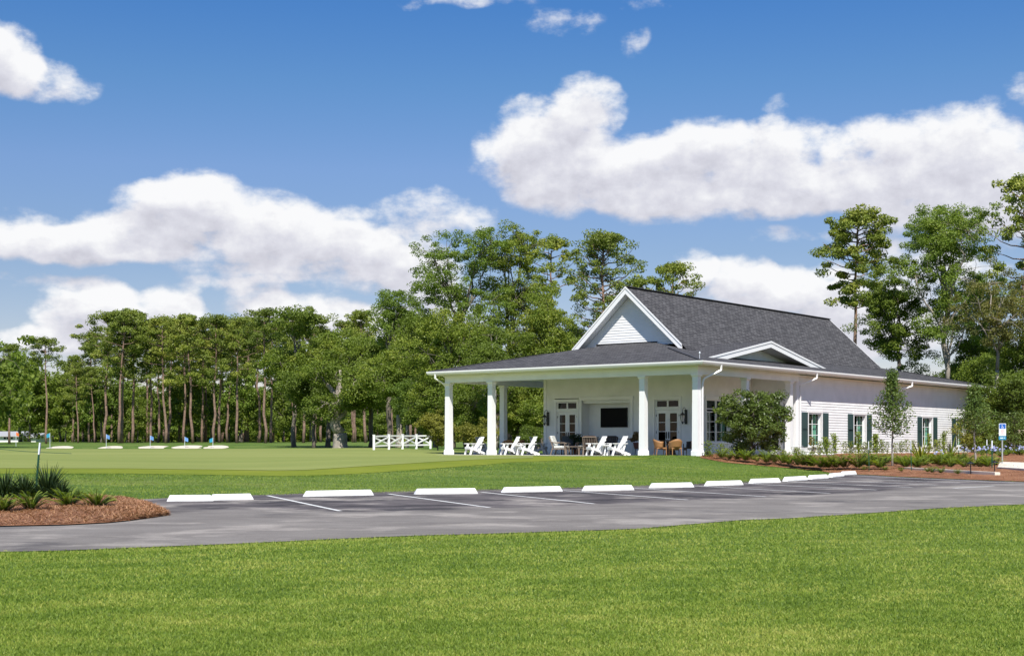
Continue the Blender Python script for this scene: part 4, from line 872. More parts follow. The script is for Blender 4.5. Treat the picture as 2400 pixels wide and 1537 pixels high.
def plate(name,w,h,zc,mat,y0=-.035,th=.004,parent=None):
    pr=rrect(w,h); mb=MB(); n=len(pr); v=[(a,y0,zc+b) for a,b in pr]+[(a,y0+th,zc+b) for a,b in pr]; mb.add(v,[list(range(n)),[n+k for k in range(n)][::-1]]+[[k,n+k,n+(k+1)%n,(k+1)%n] for k in range(n)]); return part(name,mb,mat,parent)
sw=.33; tz=Hs; 
pm=plate('panel',sw,.58,tz-.29,'flagwhite',-.035,.004,sg); 
plate('blue_field',sw-.04,.23,tz-.14,'blue',-.0375,.002,sg)
bp_=plate('penalty_panel',sw+.02,.18,tz-.68,'signteal',-.035,.004,sg)
def flat_disc(mb,cx,cz,r0,r1,a0,a1,y0,n=20):
    v=[]
    for k in range(n+1):
        t_=a0+(a1-a0)*k/n; v+=[(cx+r0*math.cos(t_),y0,cz+r0*math.sin(t_)),(cx+r1*math.cos(t_),y0,cz+r1*math.sin(t_))]
    mb.add(v,[[2*k,2*k+1,2*k+3,2*k+2] for k in range(n)])
mb=MB(); zc=tz-.15; flat_disc(mb,-.005,zc-.03,.038,.052,R(150),R(380),-.0395); flat_disc(mb,-.025,zc+.075,.0,.017,0,6.28,-.0395)
for a,b in (((-.025,zc+.05),(-.018,zc-.01)),((-.018,zc-.008),(.03,zc-.008)),((.03,zc-.008),(.05,zc-.06)),((-.022,zc+.025),(.02,zc+.025))): mb.bar((a[0],-.0395,a[1]),(b[0],-.0395,b[1]),.001,.016,(1,0,0) if abs(b[0]-a[0])<.03 else (0,0,1))
part('wheelchair_symbol',mb,'flagwhite',sg)
mb=MB()
for k,(wd_) in enumerate((.16,.20,.16,.12,.18)): z_=tz-.31-.05*k; mb.box(-wd_/2,wd_/2,-.0375,-.0355,z_-.010,z_+.010)
part('faded_text',mb,'red',sg)
mb=MB(); mb.box(-.11,.03,-.0375,-.0355,tz-.70,tz-.66); mb.box(.06,.12,-.0375,-.0355,tz-.69,tz-.665); part('faded_text',mb,'flagwhite',sg)
# stakes -------------------------------------------------------------------
def stake(base,htop,label,lean=(0,0),tip=.3,wd=.035,group='dark green stakes with white tips'):
    x,y,z=base; r=empty('garden_stake',(x,y,z),0,label,'stake',group); mb=MB(); T_=Vector((lean[0],lean[1],htop)); q=T_*(1-tip)
    mb.bar((0,0,-.15),q,wd,wd*.35); mb.bar((0,-wd*.2,-.1),q+Vector((0,-wd*.2,0)),wd*.3,wd*.7)
    k=10
    for i in range(k): p=q*(.3+.65*i/k); mb.bar(p+Vector((wd*.4,0,0)),p+Vector((wd*.4,0,.012)),wd*.4,wd*.5,(0,1,0))
    part('post',mb,'post_green',r); mb=MB(); mb.bar(q,T_,wd*1.05,wd*.55); part('tip',mb,'flagwhite',r); return r
b=lbz(82,1163); k=b[1]/F; stake(b,(1163-1037)*k,'dark green metal stake with a white top leaning in the left planting bed',((94-82)*k,0),.22,.055)
for px,py,pt,lb in ((2037,1107,1034,'white tipped stake nearest the stone steps'),(2136,1107,1034,'white tipped stake right of the nearer young tree'),(2247,1086,1043,'white tipped stake in front of the farthest window'),(2325,1102,1032,'tallest looking white tipped stake left of the parking sign'),(2313,1080,1030,'white tipped stake standing behind another in front of the yellow bush'),(1882,1073,1043,'thin short stake with white tip under the first window')):
    b=hit(px,py); k=b[1]/F; stake(b,(py-pt)*k,lb,(-.02*(py-pt)*k if px<2200 else 0,0),.27,.04 if px!=1882 else .015)
x,y,z=lbz(88,1100); 
mb=MB(); kx=31/F; pts=[]
for t_ in np.linspace(0,1,14):
    px=-260+t_*(88+260); py=1035+(1064-1035)*t_+6*math.sin(math.pi*t_); pts.append(((px-1200)*kx,b[1]*0+onp(82,1163)[1]+ (1-t_)*1.0,ZC-(py-YH)*kx))
mb.tube(pts,.006,5); tag(mb.build('rope',M['post_green']),'thin green rope running left from the leaning stake','rope')
# path lights
def pathlight(px,py,pt,lb):
    b=hit(px,py); h=(py-pt)*b[1]/F; r=empty('path_light',b,0,lb,'path light','bronze path lights in the mulch bed'); mb=MB(); mb.tube([(0,0,-.1),(0,0,h*.95)],.02,6); part('stem',mb,'black',r); mb=MB(); mb.lathe([(.02,h*1.06),(.13,h*.93),(.135,h*.90),(.03,h*.91)],(0,0,0),12); part('shade',mb,'black',r)
pathlight(2275,1114,1083,'dark path light at the edge of the bed, left of the far young tree'); pathlight(2331,1108,1081,'dark path light just left of the parking sign')
# ------------------------------------------------------------------ golf: bunkers, flags
bk=[(128,1052,62,'small sand bunker partly hidden by the leaning stake'),(249,1052,57,'second sand bunker from the left'),(352,1051.5,78,'widest sand bunker, third from the left'),(432,1050.5,72,'fourth sand bunker, left neighbour of the rightmost one'),(498,1050.5,58,'rightmost sand bunker below the teal flag')]
BY=140.
for px,py,wpx,lb in bk:
    x=(px-1200)*BY/F; w_=wpx*BY/F/2; z0=ZC-(py+4.0-YH)*BY/F+.10
    r=empty('sand_bunker',(x,BY,z0),0,lb,'bunker','sand bunkers below the flags')
    n=32; mb=MB(); v=[(0,1.6,.20)]
    for k in range(n):
        a=2*math.pi*k/n; q=1+.06*math.sin(3*a+px)+.04*math.sin(5*a+px*2); v.append((w_*q*math.cos(a),1.6+1.6*q*math.sin(a),.19+.19*math.sin(a)))
    mb.add(v,[[0,1+k,1+(k+1)%n] for k in range(n)]); part('sand',mb,'sand',r,smooth=True)
    mb=MB(); v=[]
    for s_,dz in((1.0,-.012),(1.35,.04),(2.0,-.4)):
        for k in range(n): a=2*math.pi*k/n; q=(1+.06*math.sin(3*a+px)+.04*math.sin(5*a+px*2))*s_; back=max(0,math.sin(a)); v.append((w_*q*math.cos(a),1.6+1.6*q*math.sin(a)*(1 if s_<2 else 1.3),.19+.19*math.sin(a)*min(s_,1.15)+dz*(1 if (dz<0 or back>0) else -.6)))
    mb.add(v,[[j*n+k,j*n+(k+1)%n,(j+1)*n+(k+1)%n,(j+1)*n+k] for j in range(2) for k in range(n)]); part('grass_lip',mb,'ground',r,smooth=True)
def flag(px,pb,pt,Y,mat,lb,fl=-1):
    x=(px-1200)*Y/F; zb=ZC-(pb-YH)*Y/F; h=(pb-pt)*Y/F; r=empty('flagstick',(x,Y,zb),0,lb,'flag','flagsticks on the practice green')
    mb=MB(); mb.tube([(0,0,-.4),(0,0,h)],.022,6); part('pole',mb,'flagwhite',r)
    mb=MB(); n=8; v=[]
    for k in range(n+1):
        t_=k/n; v+=[(fl*t_*.34,.05*math.sin(t_*6),h-.02-.14*t_),(fl*t_*.34,.05*math.sin(t_*6+.5),h-.42-.10*t_)]
    mb.add(v,[[2*k,2*k+1,2*k+3,2*k+2] for k in range(n)]); o=part('flag_cloth',mb,mat,r); o.modifiers.new('thick','SOLIDIFY').thickness=.006
flag(117,1051,1014,BY+1,'flagteal','flag with bright teal cloth above the leftmost bunker'); flag(249,1049.5,1017,BY+1,'flagblue','flag with blue cloth above the second bunker from the left',1); flag(352,1048.5,1020,BY+1,'flagblue','flag with blue cloth above the widest bunker',1); flag(433,1047,1023,BY+1.2,'flagblue','flag with blue cloth above the fourth bunker, left of the rightmost',1); flag(499,1047,1025,BY+1,'flagteal','flag with teal cloth above the rightmost bunker',-1); flag(37.5,1041,1012,165,'flagorange','orange flag in front of the white house at the far left',1)
# ------------------------------------------------------------------ house far left
def far_house(px0,px1,py0,pr,pt,Y,lb,wins):
    k=Y/F; x0,x1=(px0-1200)*k,(px1-1200)*k; zb=ZC-(py0-YH)*k; h=(py0-pr)*k; hr=(py0-pt)*k; r=empty('house',((x0+x1)/2,Y,zb),0,lb,'house','white houses behind the pines'); w_=(x1-x0)/2
    mb=MB(); mb.box(-w_,w_,0,9,-.5,h); part('wall',mb,'white',r)
    mb=MB(); mb.add([(-w_-.4,-.5,h-.05),(w_+.4,-.5,h-.05),(w_+.4,4.5,hr),(-w_-.4,4.5,hr),(-w_-.4,9.5,h-.05),(w_+.4,9.5,h-.05),(-w_-.4,-.5,h-.25),(w_+.4,-.5,h-.25)],[[0,1,2,3],[3,2,5,4],[6,7,1,0],[0,3,4],[1,5,2]]); part('roof',mb,'greypoly',r)
    for a,b_ in wins:
        mb=MB(); mb.box((a-px0)*k-w_,(b_-px0)*k-w_,-.06,-.01,.2,h*.78); part('window',mb,'screen',r)
far_house(-60,42,1031,1020,1010,255,'long low white house with grey roof at the far left edge',[(9,14),(16,19),(26,30),(-20,-10)])
far_house(48,66,1030,1021,1015,262,'small white outbuilding right of the long low house',[(52,54)]); far_house(68,84,1030.5,1022,1014,258,'pale grey gabled shed behind the lone tall pine',[(72,74)])
# ------------------------------------------------------------------ fence
def fence():
    pxs=[876.5,911.5,943.5,976,1009]; z=[]; r=None
    Ys=[98,100,102,104,105]
    P=[((px-1200)*Yi/F,Yi) for px,Yi in zip(pxs,Ys)]; g=[ZC-(pb-YH)*Yi/F for pb,Yi in zip((1051.5,1049.5,1049,1048.5,1048),Ys)]
    r=empty('fence',(P[0][0],P[0][1],g[0]),0,'white crossbuck rail fence beside the yellowish bush','fence'); o=P[0]
    H=.94
    for i,((x,y),zz) in enumerate(zip(P,g)): mb=MB(); mb.box(x-o[0]-.075,x-o[0]+.075,y-o[1]-.07,y-o[1]+.07,zz-g[0]-.3,zz-g[0]+H); mb.box(x-o[0]-.095,x-o[0]+.095,y-o[1]-.09,y-o[1]+.09,zz-g[0]+H,zz-g[0]+H+.04); part('post',mb,'poly',r)
    for i in range(4):
        A=Vector((P[i][0]-o[0],P[i][1]-o[1],g[i]-g[0]));B=Vector((P[i+1][0]-o[0],P[i+1][1]-o[1],g[i+1]-g[0])); mb=MB()
        for h_,t_ in((H-.08,.11),(.19,.11)): mb.bar(A+Vector((0,0,h_)),B+Vector((0,0,h_)),.05,t_)
        mb.bar(A+Vector((0,-.04,.27)),B+Vector((0,-.04,H-.15)),.04,.10); mb.bar(A+Vector((0,.04,H-.15)),B+Vector((0,.04,.27)),.04,.10); part('rail_panel',mb,'poly',r)
fence()
# ------------------------------------------------------------------ foliage tools
def frames(n,g,up=.4):
    nrm=g.normal(0,1,(n,3)); nrm[:,2]+=up; nrm/=np.linalg.norm(nrm,axis=1)[:,None]+1e-9
    a=g.normal(0,1,(n,3)); a-=nrm*(a*nrm).sum(1)[:,None]; a/=np.linalg.norm(a,axis=1)[:,None]+1e-9; return nrm,a,np.cross(nrm,a)
def leaf_quads(c,ln,wd,g,up=.4,ax=None,out=None):
    n=len(c); nrm,a,b=frames(n,g,up)
    if out is not None:
        nrm=nrm*1.05+out/(np.linalg.norm(out,axis=1)[:,None]+1e-9); nrm/=np.linalg.norm(nrm,axis=1)[:,None]+1e-9
        a=a-nrm*(a*nrm).sum(1)[:,None]; a/=np.linalg.norm(a,axis=1)[:,None]+1e-9; b=np.cross(nrm,a)
    if ax is not None:
        a=ax/(np.linalg.norm(ax,axis=1)[:,None]+1e-9); b=np.cross(a,nrm); b/=np.linalg.norm(b,axis=1)[:,None]+1e-9
    l=(ln*(.65+.7*g.random(n)))[:,None]; w_=(wd*(.65+.7*g.random(n)))[:,None]
    return np.stack([c-a*l*.5,c+b*w_*.5-a*l*.05,c+a*l*.5,c-b*w_*.5-a*l*.05],1).reshape(-1,3)
def curve(a,b,sag,g,n=6,wob=.04):
    a=np.array(a,float);b=np.array(b,float); L=np.linalg.norm(b-a); t=np.linspace(0,1,n)[:,None]; p=a*(1-t)+b*t; p[:,2]+=sag*L*np.sin(math.pi*t[:,0]); p[1:-1]+=g.normal(0,wob*L,(n-2,3)); return p
def taper(r0,r1,n): return list(np.linspace(r0,r1,n))
def broad(seed,H,W,base=.3,tr=.2,lobes=9,clumps=90,ls=.22,nleaf=150,cr=.55,lean=0,fork=.32,aspect=1.0,flat=.75,top=0,bottomless=False):
    g=np.random.default_rng(seed); hb=base*H; mb=MB(); cz=(H+hb)/2; rz=(H-hb)/2
    d=g.normal(0,1,(lobes,3)); d/=np.linalg.norm(d,axis=1)[:,None]; rad=.45+.22*g.random(lobes); lb=np.stack([d[:,0]*W/2*rad,d[:,1]*W/2*rad*aspect,cz+d[:,2]*rz*rad*1.05],1); lb[:,0]+=lean*(lb[:,2]/H)
    if top:
        for k in range(top): lb[k]=[g.normal(0,W*.13)+lean,g.normal(0,W*.12),H-rz*(.22+.2*k/top)]
    fz=fork*H; trunk=curve((0,0,-.3),(lean*.45,g.normal(0,.1),fz),0,g,6,.018); mb.tube(trunk,[tr*1.35]+taper(tr,tr*.85,5),9)
    lead=curve(trunk[-1],(lean*.9,0,H-rz*.45),0,g,7,.03); mb.tube(lead,taper(tr*.8,tr*.15,7),7)
    per=clumps//lobes; C=[];T=[]
    for l in lb:
        t0=g.random(); a=trunk[-1] if l[2]<fz+.35*(H-fz) else lead[int(np.clip((l[2]-fz)/(H-fz)*6*.7,0,5))]
        cv=curve(a,l,-.06 if l[2]<a[2]+1 else .05,g,6,.035); mb.tube(cv,taper(tr*.42,tr*.09,6),6)
        lr=min(W,2*rz)*.30*(.75+.5*g.random())
        for k in range(per):
            q=g.normal(0,1,3); q/=np.linalg.norm(q); p=l+q*np.array([1,1,flat])*lr*(.35+.75*g.random()**.6)
            if p[2]<hb*.85: p[2]=hb*.85+g.random()*.4
            C.append(p); T.append(g.random())
            if k%2==0: mb.tube(curve(l,p,.03,g,4,.05),taper(tr*.10,tr*.03,4),4,False)
    C=np.array(C);T=np.array(T); i=np.repeat(np.arange(len(C)),nleaf); n=len(i)
    off=g.normal(0,1,(n,3)); off/=np.linalg.norm(off,axis=1)[:,None]; off*=(g.random(n)**.40)[:,None]*cr*(.6+.8*g.random(len(C)))[i][:,None]; off[:,2]*=.62
    c=C[i]+off; V=leaf_quads(c,ls,ls*.62,g,.35,None,off+np.array([0,0,cr*.25])); t=np.clip(.25*T[i]+.35*g.random(n),0,1)
    return mb,V,t
def pine(seed,H,W=5,base=.55,tr=.19,nbr=30,clump=1.0,tuft=.5,nt=46,lean=0,round_=1.0):
    g=np.random.default_rng(seed); mb=MB(); tk=curve((0,0,-.3),(lean,g.normal(0,.15),H*.96),0,g,9,.006); mb.tube(tk,[tr*1.2]+taper(tr,tr*.28,8),8); C=[];T=[];az=g.random()*6
    for k in range(nbr):
        f=(k+.5)/nbr; h=H*(base+(1-base)*(f**.85)); az+=2.4+g.normal(0,.3); prof=(math.sin(math.pi*min(1,.18+.80*f))**.6)*(.85 if f<.25 else 1); L=W/2*prof*(.65+.5*g.random())
        if f<.3 and g.random()<.35: continue
        q=np.interp(h,tk[:,2],np.arange(9)); a=np.array([np.interp(h,tk[:,2],tk[:,0]),np.interp(h,tk[:,2],tk[:,1]),h]); up=L*(.15+.5*f)*round_
        e=a+np.array([math.cos(az)*L,math.sin(az)*L,min(up,H-h+.1)]); cv=curve(a,e,-.08,g,6,.03); mb.tube(cv,taper(tr*.30,tr*.06,6),5,False)
        for _ in range(int(g.integers(2,4))):
            s=.55+.5*g.random(); p=a*(1-s)+e*s+g.normal(0,.34,3)*np.array([1,1,.5])*L*.55; p[2]+=.15; C.append(p);T.append(g.random())
    for _ in range(5): C.append(np.array([lean,0,H-.3])+g.normal(0,.5,3)*np.array([W*.16,W*.16,.35]));T.append(g.random())
    C=np.array(C);T=np.array(T); i=np.repeat(np.arange(len(C)),nt); n=len(i); off=g.normal(0,1,(n,3)); off/=np.linalg.norm(off,axis=1)[:,None]; s=(.55+.7*g.random(len(C)))[i][:,None]*clump
    off=off*(g.random(n)**.33)[:,None]*s*np.array([1,1,.55]); ax=off.copy(); ax[:,2]=np.abs(ax[:,2])*1.2+.25*clump; ax+=g.normal(0,.25,(n,3)); V=leaf_quads(C[i]+off,tuft,tuft*.42,g,.3,None,off+np.array([0,0,.12*clump]))
    return mb,V,np.clip(.3*T[i]+.35*g.random(n),0,1)
def tree(name,gen,loc,bark,leaf,label,cat='tree',group=None,rz=0):
    mb,V,t=gen; r=empty(name,loc,rz,label,cat,group); part('trunk',mb,bark,r,smooth=True); o=bpy.data.objects.new('crown',np_mesh('crown',V,4,t,M[leaf])); link(o,r); return r
random.seed(5)
# ---- pine stand beyond the green (variants are copied)
PV=[]
for k in range(7):
    H=20; PV.append(tree('pine_tree',pine(100+k,H,[7.2,6.2,8.0,6.6,7.4,5.6,6.8][k],[.50,.56,.46,.6,.52,.62,.44][k],.23,[26,22,28,22,26,20,26][k],1.05,.38,95,[0,.6,-.5,.3,0,-.8,.4][k]),(0,0,0),'bark_pine','leaf_pine','x','tree','pines in the stand beyond the putting green'))
KP=[kids(p) for p in PV]; used=set()
GEN='tall straight pine among the many in the stand beyond the putting green'
def put_pine(px,pt,Y,v,label=GEN,ws=1.0):
    x,y,z=atY(px,Y); h=z+0; top=ZC-(pt-YH)*Y/F; s=(top-z)/20.; o=PV[v]
    if v not in used: used.add(v); o.location=(x,y,z); o.scale=(s*ws,s*ws,s); o.rotation_euler=(random.uniform(-.025,.025),random.uniform(-.035,.035),px*.37); o['label']=label
    else: dup(o,(x,y,z),px*.37,label,(s*ws,s*ws,s),ks=KP[v]).rotation_euler=(random.uniform(-.025,.025),random.uniform(-.035,.035),px*.37)
front=[(22,812,205,1,'pine trunk nearest the left edge in front of the low white house'),(108,797,200,3,'lone slender pine with rounded top standing left of the main pine stand'),(183,850,215,0),(209,800,228,2),(221,842,225,5),(247,742,214,2,'spreading pine with the broad left crown of the main stand'),(279,737,206,0,'twin trunk pine, left of its pair, in the middle of the left stand'),(286,760,208,4,'twin trunk pine, right of its pair, in the middle of the left stand'),
 (310,736,210,4,'tallest pine of the left stand, with the highest rounded crown'),(355,756,212,1),(370,770,226,5),(388,750,207,2,'dark thick pine right of the gap in the left stand'),(394,762,222,6),(430,758,224,3),(436,752,235,0),(452,745,206,6,'stout pine above the fourth sand bunker'),(473,775,230,1),(482,752,238,4),(502,748,206,2,'pale thick pine above the rightmost bunker'),(514,757,210,0),(533,770,226,5),(555,752,204,4,'dark slim pine right of the rightmost bunker'),(574,770,236,1),(607,760,214,5),(622,733,198,3,'tall bare trunk pine with an umbrella crown between the bunkers and the oak'),(635,760,208,6),(690,765,222,1),(711,742,200,0,'brown trunk pine left of the spreading oak'),(740,748,198,2,'reddish trunk pine just left of the spreading oak'),(752,770,228,3),(829,742,215,4),(857,735,195,6,'dark trunk pine between the spreading oak and the fence'),(832,760,232,5),(935,740,205,1),(962,735,198,0),(640,752,240,2),(580,748,232,6),(520,745,245,1),(345,748,240,4),(420,747,236,2),(225,775,236,3),(170,815,232,6)]
for f in front: put_pine(f[0],f[1]+(0 if len(f)>4 else random.uniform(0,26)),f[2],f[3],f[4] if len(f)>4 else GEN,1.0)
for k in range(20):
    px=160+k*45+random.uniform(-14,14); put_pine(px,random.uniform(785,840) if px>240 else random.uniform(850,890),random.uniform(246,285),random.randrange(7),GEN,.9)
# ---- far leafy wood behind the pines
BV=[tree('leafy_tree',broad(200+k,12,[11,9,12,10][k],[.10,.08,.12,.06][k],.22,10,80,.50,70,1.35),(0,0,0),'bark_oak',['leaf_oak','leaf_oak','leaf_light','leaf_oak'][k],'x','tree','leafy trees at the back of the wood') for k in range(4)]
KB=[kids(b) for b in BV]; usedb=set()
def put_b(px,pt,Y,v,label,s2=1.0):
    x,y,z=atY(px,Y); s=(ZC-(pt-YH)*Y/F-z)/12.; o=BV[v]
    if v not in usedb: usedb.add(v); o.location=(x,y,z); o.scale=(s*s2,s*s2,s); o['label']=label
    else: dup(o,(x,y,z),px*.7,label,(s*s2,s*s2,s),ks=KB[v])
GB='leafy green tree filling the back of the wood behind the pine trunks'
for k in range(30): px=-330+k*50+random.uniform(-15,15); put_b(px,random.uniform(880,925) if px>130 else random.uniform(850,905),random.uniform(296,330),k%4,GB,1.15)
for k in range(16): px=60+k*58+random.uniform(-20,20); put_b(px,random.uniform(950,985),random.uniform(262,288),(k*3)%4,'low leafy shrub tree growing under the pines at the back',1.3)
for k in range(15): px=150+k*42+random.uniform(-14,14); put_b(px,random.uniform(868,925),random.uniform(228,250),(k*5)%4,'leafy tree of middle height growing among the pines',.8)
for k,(px,pt,Y) in enumerate([(-60,790,190),(-52,750,150),(48,806,240),(70,850,235),(140,858,238)]): put_b(px,pt,Y,[2,0,1,3,0][k],['broad leafy tree beyond the left edge of the frame','bright leafy tree cut by the left edge','leafy tree behind the far left pine trunk','low leafy tree over the grey gabled shed','leafy tree right of the lone slender pine'][k],.85)
def thicket():
    g=np.random.default_rng(77); n=90000; x=g.uniform(-135,40,n); y=g.uniform(300,352,n); lump=.55+.45*np.sin(x*.35+np.sin(y*.2)*2)*np.sin(x*.13+1.7); h=(2.5+6.5*lump)*(g.random(n)**.8); c=np.stack([x,y,1.6+h],1)
    V=leaf_quads(c,.95,.7,g,.4); t=np.clip(.3*lump+.4*g.random(n),0,1); o=bpy.data.objects.new('undergrowth',np_mesh('undergrowth',V,4,t,M['leaf_oak'])); link(o); tag(o,'dark leafy undergrowth closing the view behind the far pine trunks','undergrowth',kind='stuff')
thicket()
# ---- individual trees
def T(name,px,pt,Y,W,label,bark='bark_oak',leaf='leaf_oak',seed=1,cat='tree',**k):
    x,y,z=atY(px,Y); H=ZC-(pt-YH)*Y/F-z; return tree(name,broad(seed,H,W,**k),(x,y,z),bark,leaf,label,cat)
def Pn(px,pt,Y,W,label,seed,leaf='leaf_pine',**k):
    x,y,z=atY(px,Y); H=ZC-(pt-YH)*Y/F-z; return tree('pine_tree',pine(seed,H,W,**k),(x,y,z),'bark_pine',leaf,label,'tree')
T('leafy_tree',690,722,150,6.5,'narrow pale limbed leafy tree rising above the left end of the oak',leaf='leaf_oak',seed=11,base=.28,tr=.24,clumps=150,ls=0.22,nleaf=136,cr=.75,top=3)
T('leafy_tree',768,728,152,8.5,'rounded dark leafy tree behind the spreading oak',seed=12,base=.22,tr=.26,lobes=12,clumps=195,ls=0.22,nleaf=153,cr=.85)
T('live_oak',797,835,138,13,'spreading live oak with a short thick forked trunk',bark='bark_pale',seed=13,base=.34,fork=.16,tr=.75,lobes=14,clumps=285,ls=0.20,nleaf=153,cr=.85,flat=.6)
T('leafy_tree',735,850,145,7,'dense leafy tree filling the gap left of the spreading oak',seed=14,base=.28,tr=.2,clumps=150,ls=0.22,nleaf=136,cr=.8)
T('leafy_tree',868,745,142,8,'leafy tree with light crown between the oak and the fence',seed=15,base=.2,tr=.25,lobes=11,clumps=180,ls=0.20,nleaf=153,cr=.8)
T('leafy_tree',912,680,135,6.5,'tall light green tree rising behind the fence',leaf='leaf_light',seed=16,base=.22,tr=.26,clumps=150,ls=0.19,nleaf=119,cr=.65,top=3)
T('leafy_tree',935,800,124,7.0,'bright leafy tree standing just behind the fence',leaf='leaf_oak',bark='bark_pale',seed=17,base=.30,tr=.28,lobes=11,clumps=180,ls=0.17,nleaf=153,cr=.7)
T('leafy_tree',985,690,128,7.0,'tall leafy tree left of the porch eave',seed=18,base=.15,tr=.26,lobes=12,clumps=195,ls=0.19,nleaf=144,cr=.75)
T('leafy_tree',955,885,118,4.2,'small bright green tree over the right end of the fence',leaf='leaf_light',seed=19,base=.35,tr=.16,clumps=90,ls=0.14,nleaf=136,cr=.55,bark='bark_pale')
T('leafy_tree',1098,541,119,9.0,'tallest tree left of the clubhouse with an airy two pronged top',seed=20,base=.30,tr=.27,lobes=14,clumps=280,ls=0.16,nleaf=127,cr=.60,top=5,bark='bark_oak',leaf='leaf_light')
T('leafy_tree',1195,545,121,8.4,'tall airy tree right of the tallest one, left of the gable',seed=21,base=.32,tr=.25,lobes=13,clumps=240,ls=0.16,nleaf=127,cr=.60,top=5,leaf='leaf_oak')
T('leafy_tree',1060,690,112,6.4,'dense leafy tree below the tallest tree, above the porch roof end',seed=22,base=.12,tr=.22,lobes=12,clumps=195,ls=0.16,nleaf=161,cr=.7)
T('leafy_tree',1165,720,110,7.0,'dense vine hung tree above the porch roof',seed=23,base=.12,tr=.22,lobes=12,clumps=195,ls=0.16,nleaf=153,cr=.7)
T('leafy_tree',1265,655,114,6.6,'dense leafy tree beside the left slope of the gable',seed=24,base=.14,tr=.22,lobes=12,clumps=180,ls=0.16,nleaf=153,cr=.7)
T('leafy_tree',1330,745,116,5.4,'low leafy tree touching the left rake of the gable',seed=25,base=.15,tr=.2,clumps=135,ls=0.16,nleaf=144,cr=.65)
T('leafy_tree',1020,860,113,4.6,'leafy tree at the left end of the porch roof',seed=26,base=.12,tr=.18,lobes=10,clumps=150,ls=0.13,nleaf=153,cr=.55)
T('leafy_tree',1110,850,106,5.0,'dark leafy tree seen through the two leftmost columns',seed=27,base=.10,tr=.17,lobes=11,clumps=165,ls=0.13,nleaf=153,cr=.6)
T('leafy_tree',1158,800,101,3.2,'leafy tree with a pale bare trunk beside the second column',seed=28,base=.60,tr=.17,lobes=6,clumps=60,ls=0.14,nleaf=136,cr=.6,bark='bark_pale',fork=.55)
T('leafy_tree',1215,860,112,5.5,'dark leafy tree seen through the porch beside the wall corner',seed=29,base=.12,tr=.2,lobes=11,clumps=165,ls=0.14,nleaf=161,cr=.65)
T('leafy_tree',1262,880,108,4.6,'dark leafy tree directly behind the wall corner of the porch',seed=30,base=.08,tr=.18,lobes=10,clumps=150,ls=0.14,nleaf=161,cr=.6)
Pn(1292,568,138,5.4,'pine with a small flat crown between the airy trees and the big pine',31,base=.62,tr=.2,nbr=24,clump=.62,tuft=0.30,nt=69)
Pn(1415,560,126,6.8,'big open crowned pine rising behind the gable peak',32,base=.42,tr=.24,nbr=60,clump=.72,tuft=0.24,nt=105)
Pn(1578,627,132,5.6,'pine top showing above the middle of the main roof',33,base=.45,tr=.22,nbr=34,clump=.68,tuft=0.29,nt=78)
Pn(1505,655,140,4.6,'low pine top just right of the gable peak',34,base=.5,tr=.2,nbr=26,clump=.66,tuft=0.30,nt=69)
Pn(1998,512,112,6.2,'slender pine with an umbrella crown right of the main roof end',35,base=.60,tr=.20,nbr=52,clump=.62,tuft=0.27,nt=120,lean=.4)
T('leafy_tree',2118,575,108,5.6,'slim leafy tree between the umbrella pine and the big forked tree',seed=36,base=.38,tr=.16,lobes=11,clumps=190,ls=0.14,nleaf=204,cr=.55,lean=-.9,fork=.5,leaf='leaf_oak')
T('leafy_tree',2222,488,106,9.2,'big leafy tree with pale forked trunk behind the right eave',seed=37,base=.40,tr=.26,lobes=15,clumps=290,ls=0.14,nleaf=195,cr=.60,fork=.24,top=5,bark='bark_pale',leaf='leaf_light')
T('leafy_tree',2360,600,94,6.2,'bronze tinged tree with a pale leaning trunk near the right edge',seed=38,base=.42,tr=.15,lobes=11,clumps=120,ls=0.13,nleaf=127,cr=.50,lean=-1.3,fork=.42,bark='bark_pale',leaf='leaf_rust')
T('leafy_tree',2305,600,110,6.0,'leafy tree filling the gap between the big forked tree and the bronze tinged one',seed=47,base=.25,tr=.2,lobes=12,clumps=180,ls=0.14,nleaf=153,cr=.6,leaf='leaf_oak')
T('leafy_tree',1245,700,122,7.5,'dense leafy tree low between the airy trees and the gable',seed=48,base=.12,tr=.22,lobes=12,clumps=200,ls=0.17,nleaf=153,cr=.75)
T('leafy_tree',1375,720,130,6.0,'leafy tree under the big open crowned pine',seed=49,base=.12,tr=.22,lobes=10,clumps=130,ls=0.17,nleaf=153,cr=.7)
Pn(2412,425,100,5.2,'tall pine cut by the right edge of the frame',39,base=.52,tr=.2,nbr=36,clump=.66,tuft=0.27,nt=84,lean=-.4)
for k,(px,pt,Y,W,lf,lb) in enumerate([(2085,838,112,4.0,'leaf_oak','dark evergreen behind the roof left of the forked trunk'),(2170,850,114,4.5,'leaf_oak','dark evergreen low behind the forked trunk'),(2262,845,108,4.6,'leaf_light','light green tree glowing right of the forked trunk'),(2240,822,122,5.0,'leaf_oak','rounded dark tree top behind the light green tree'),(2330,800,102,5.0,'leaf_oak','dark evergreen behind the leaning pale trunk'),(2405,690,96,5.0,'leaf_oak','dark evergreen at the right edge of the frame'),(2385,870,90,4.4,'leaf_oak','dark glossy hedge tree behind the parking sign'),(2310,905,93,3.6,'leaf_oak','dark hedge shrub behind the far young tree'),(2470,800,92,6,'leaf_oak','dark evergreen just beyond the right edge'),(2590,700,98,7,'leaf_oak','tall leafy evergreen well beyond the right edge'),(2720,820,90,6,'leaf_light','light evergreen farthest beyond the right edge')]):
    tree('evergreen_tree',broad(50+k,ZC-(pt-YH)*Y/F-gz((px-1200)*Y/F,Y),W,.05,.14,11,150,.14,150,.62),atY(px,Y),'bark_oak',lf,lb,'tree')
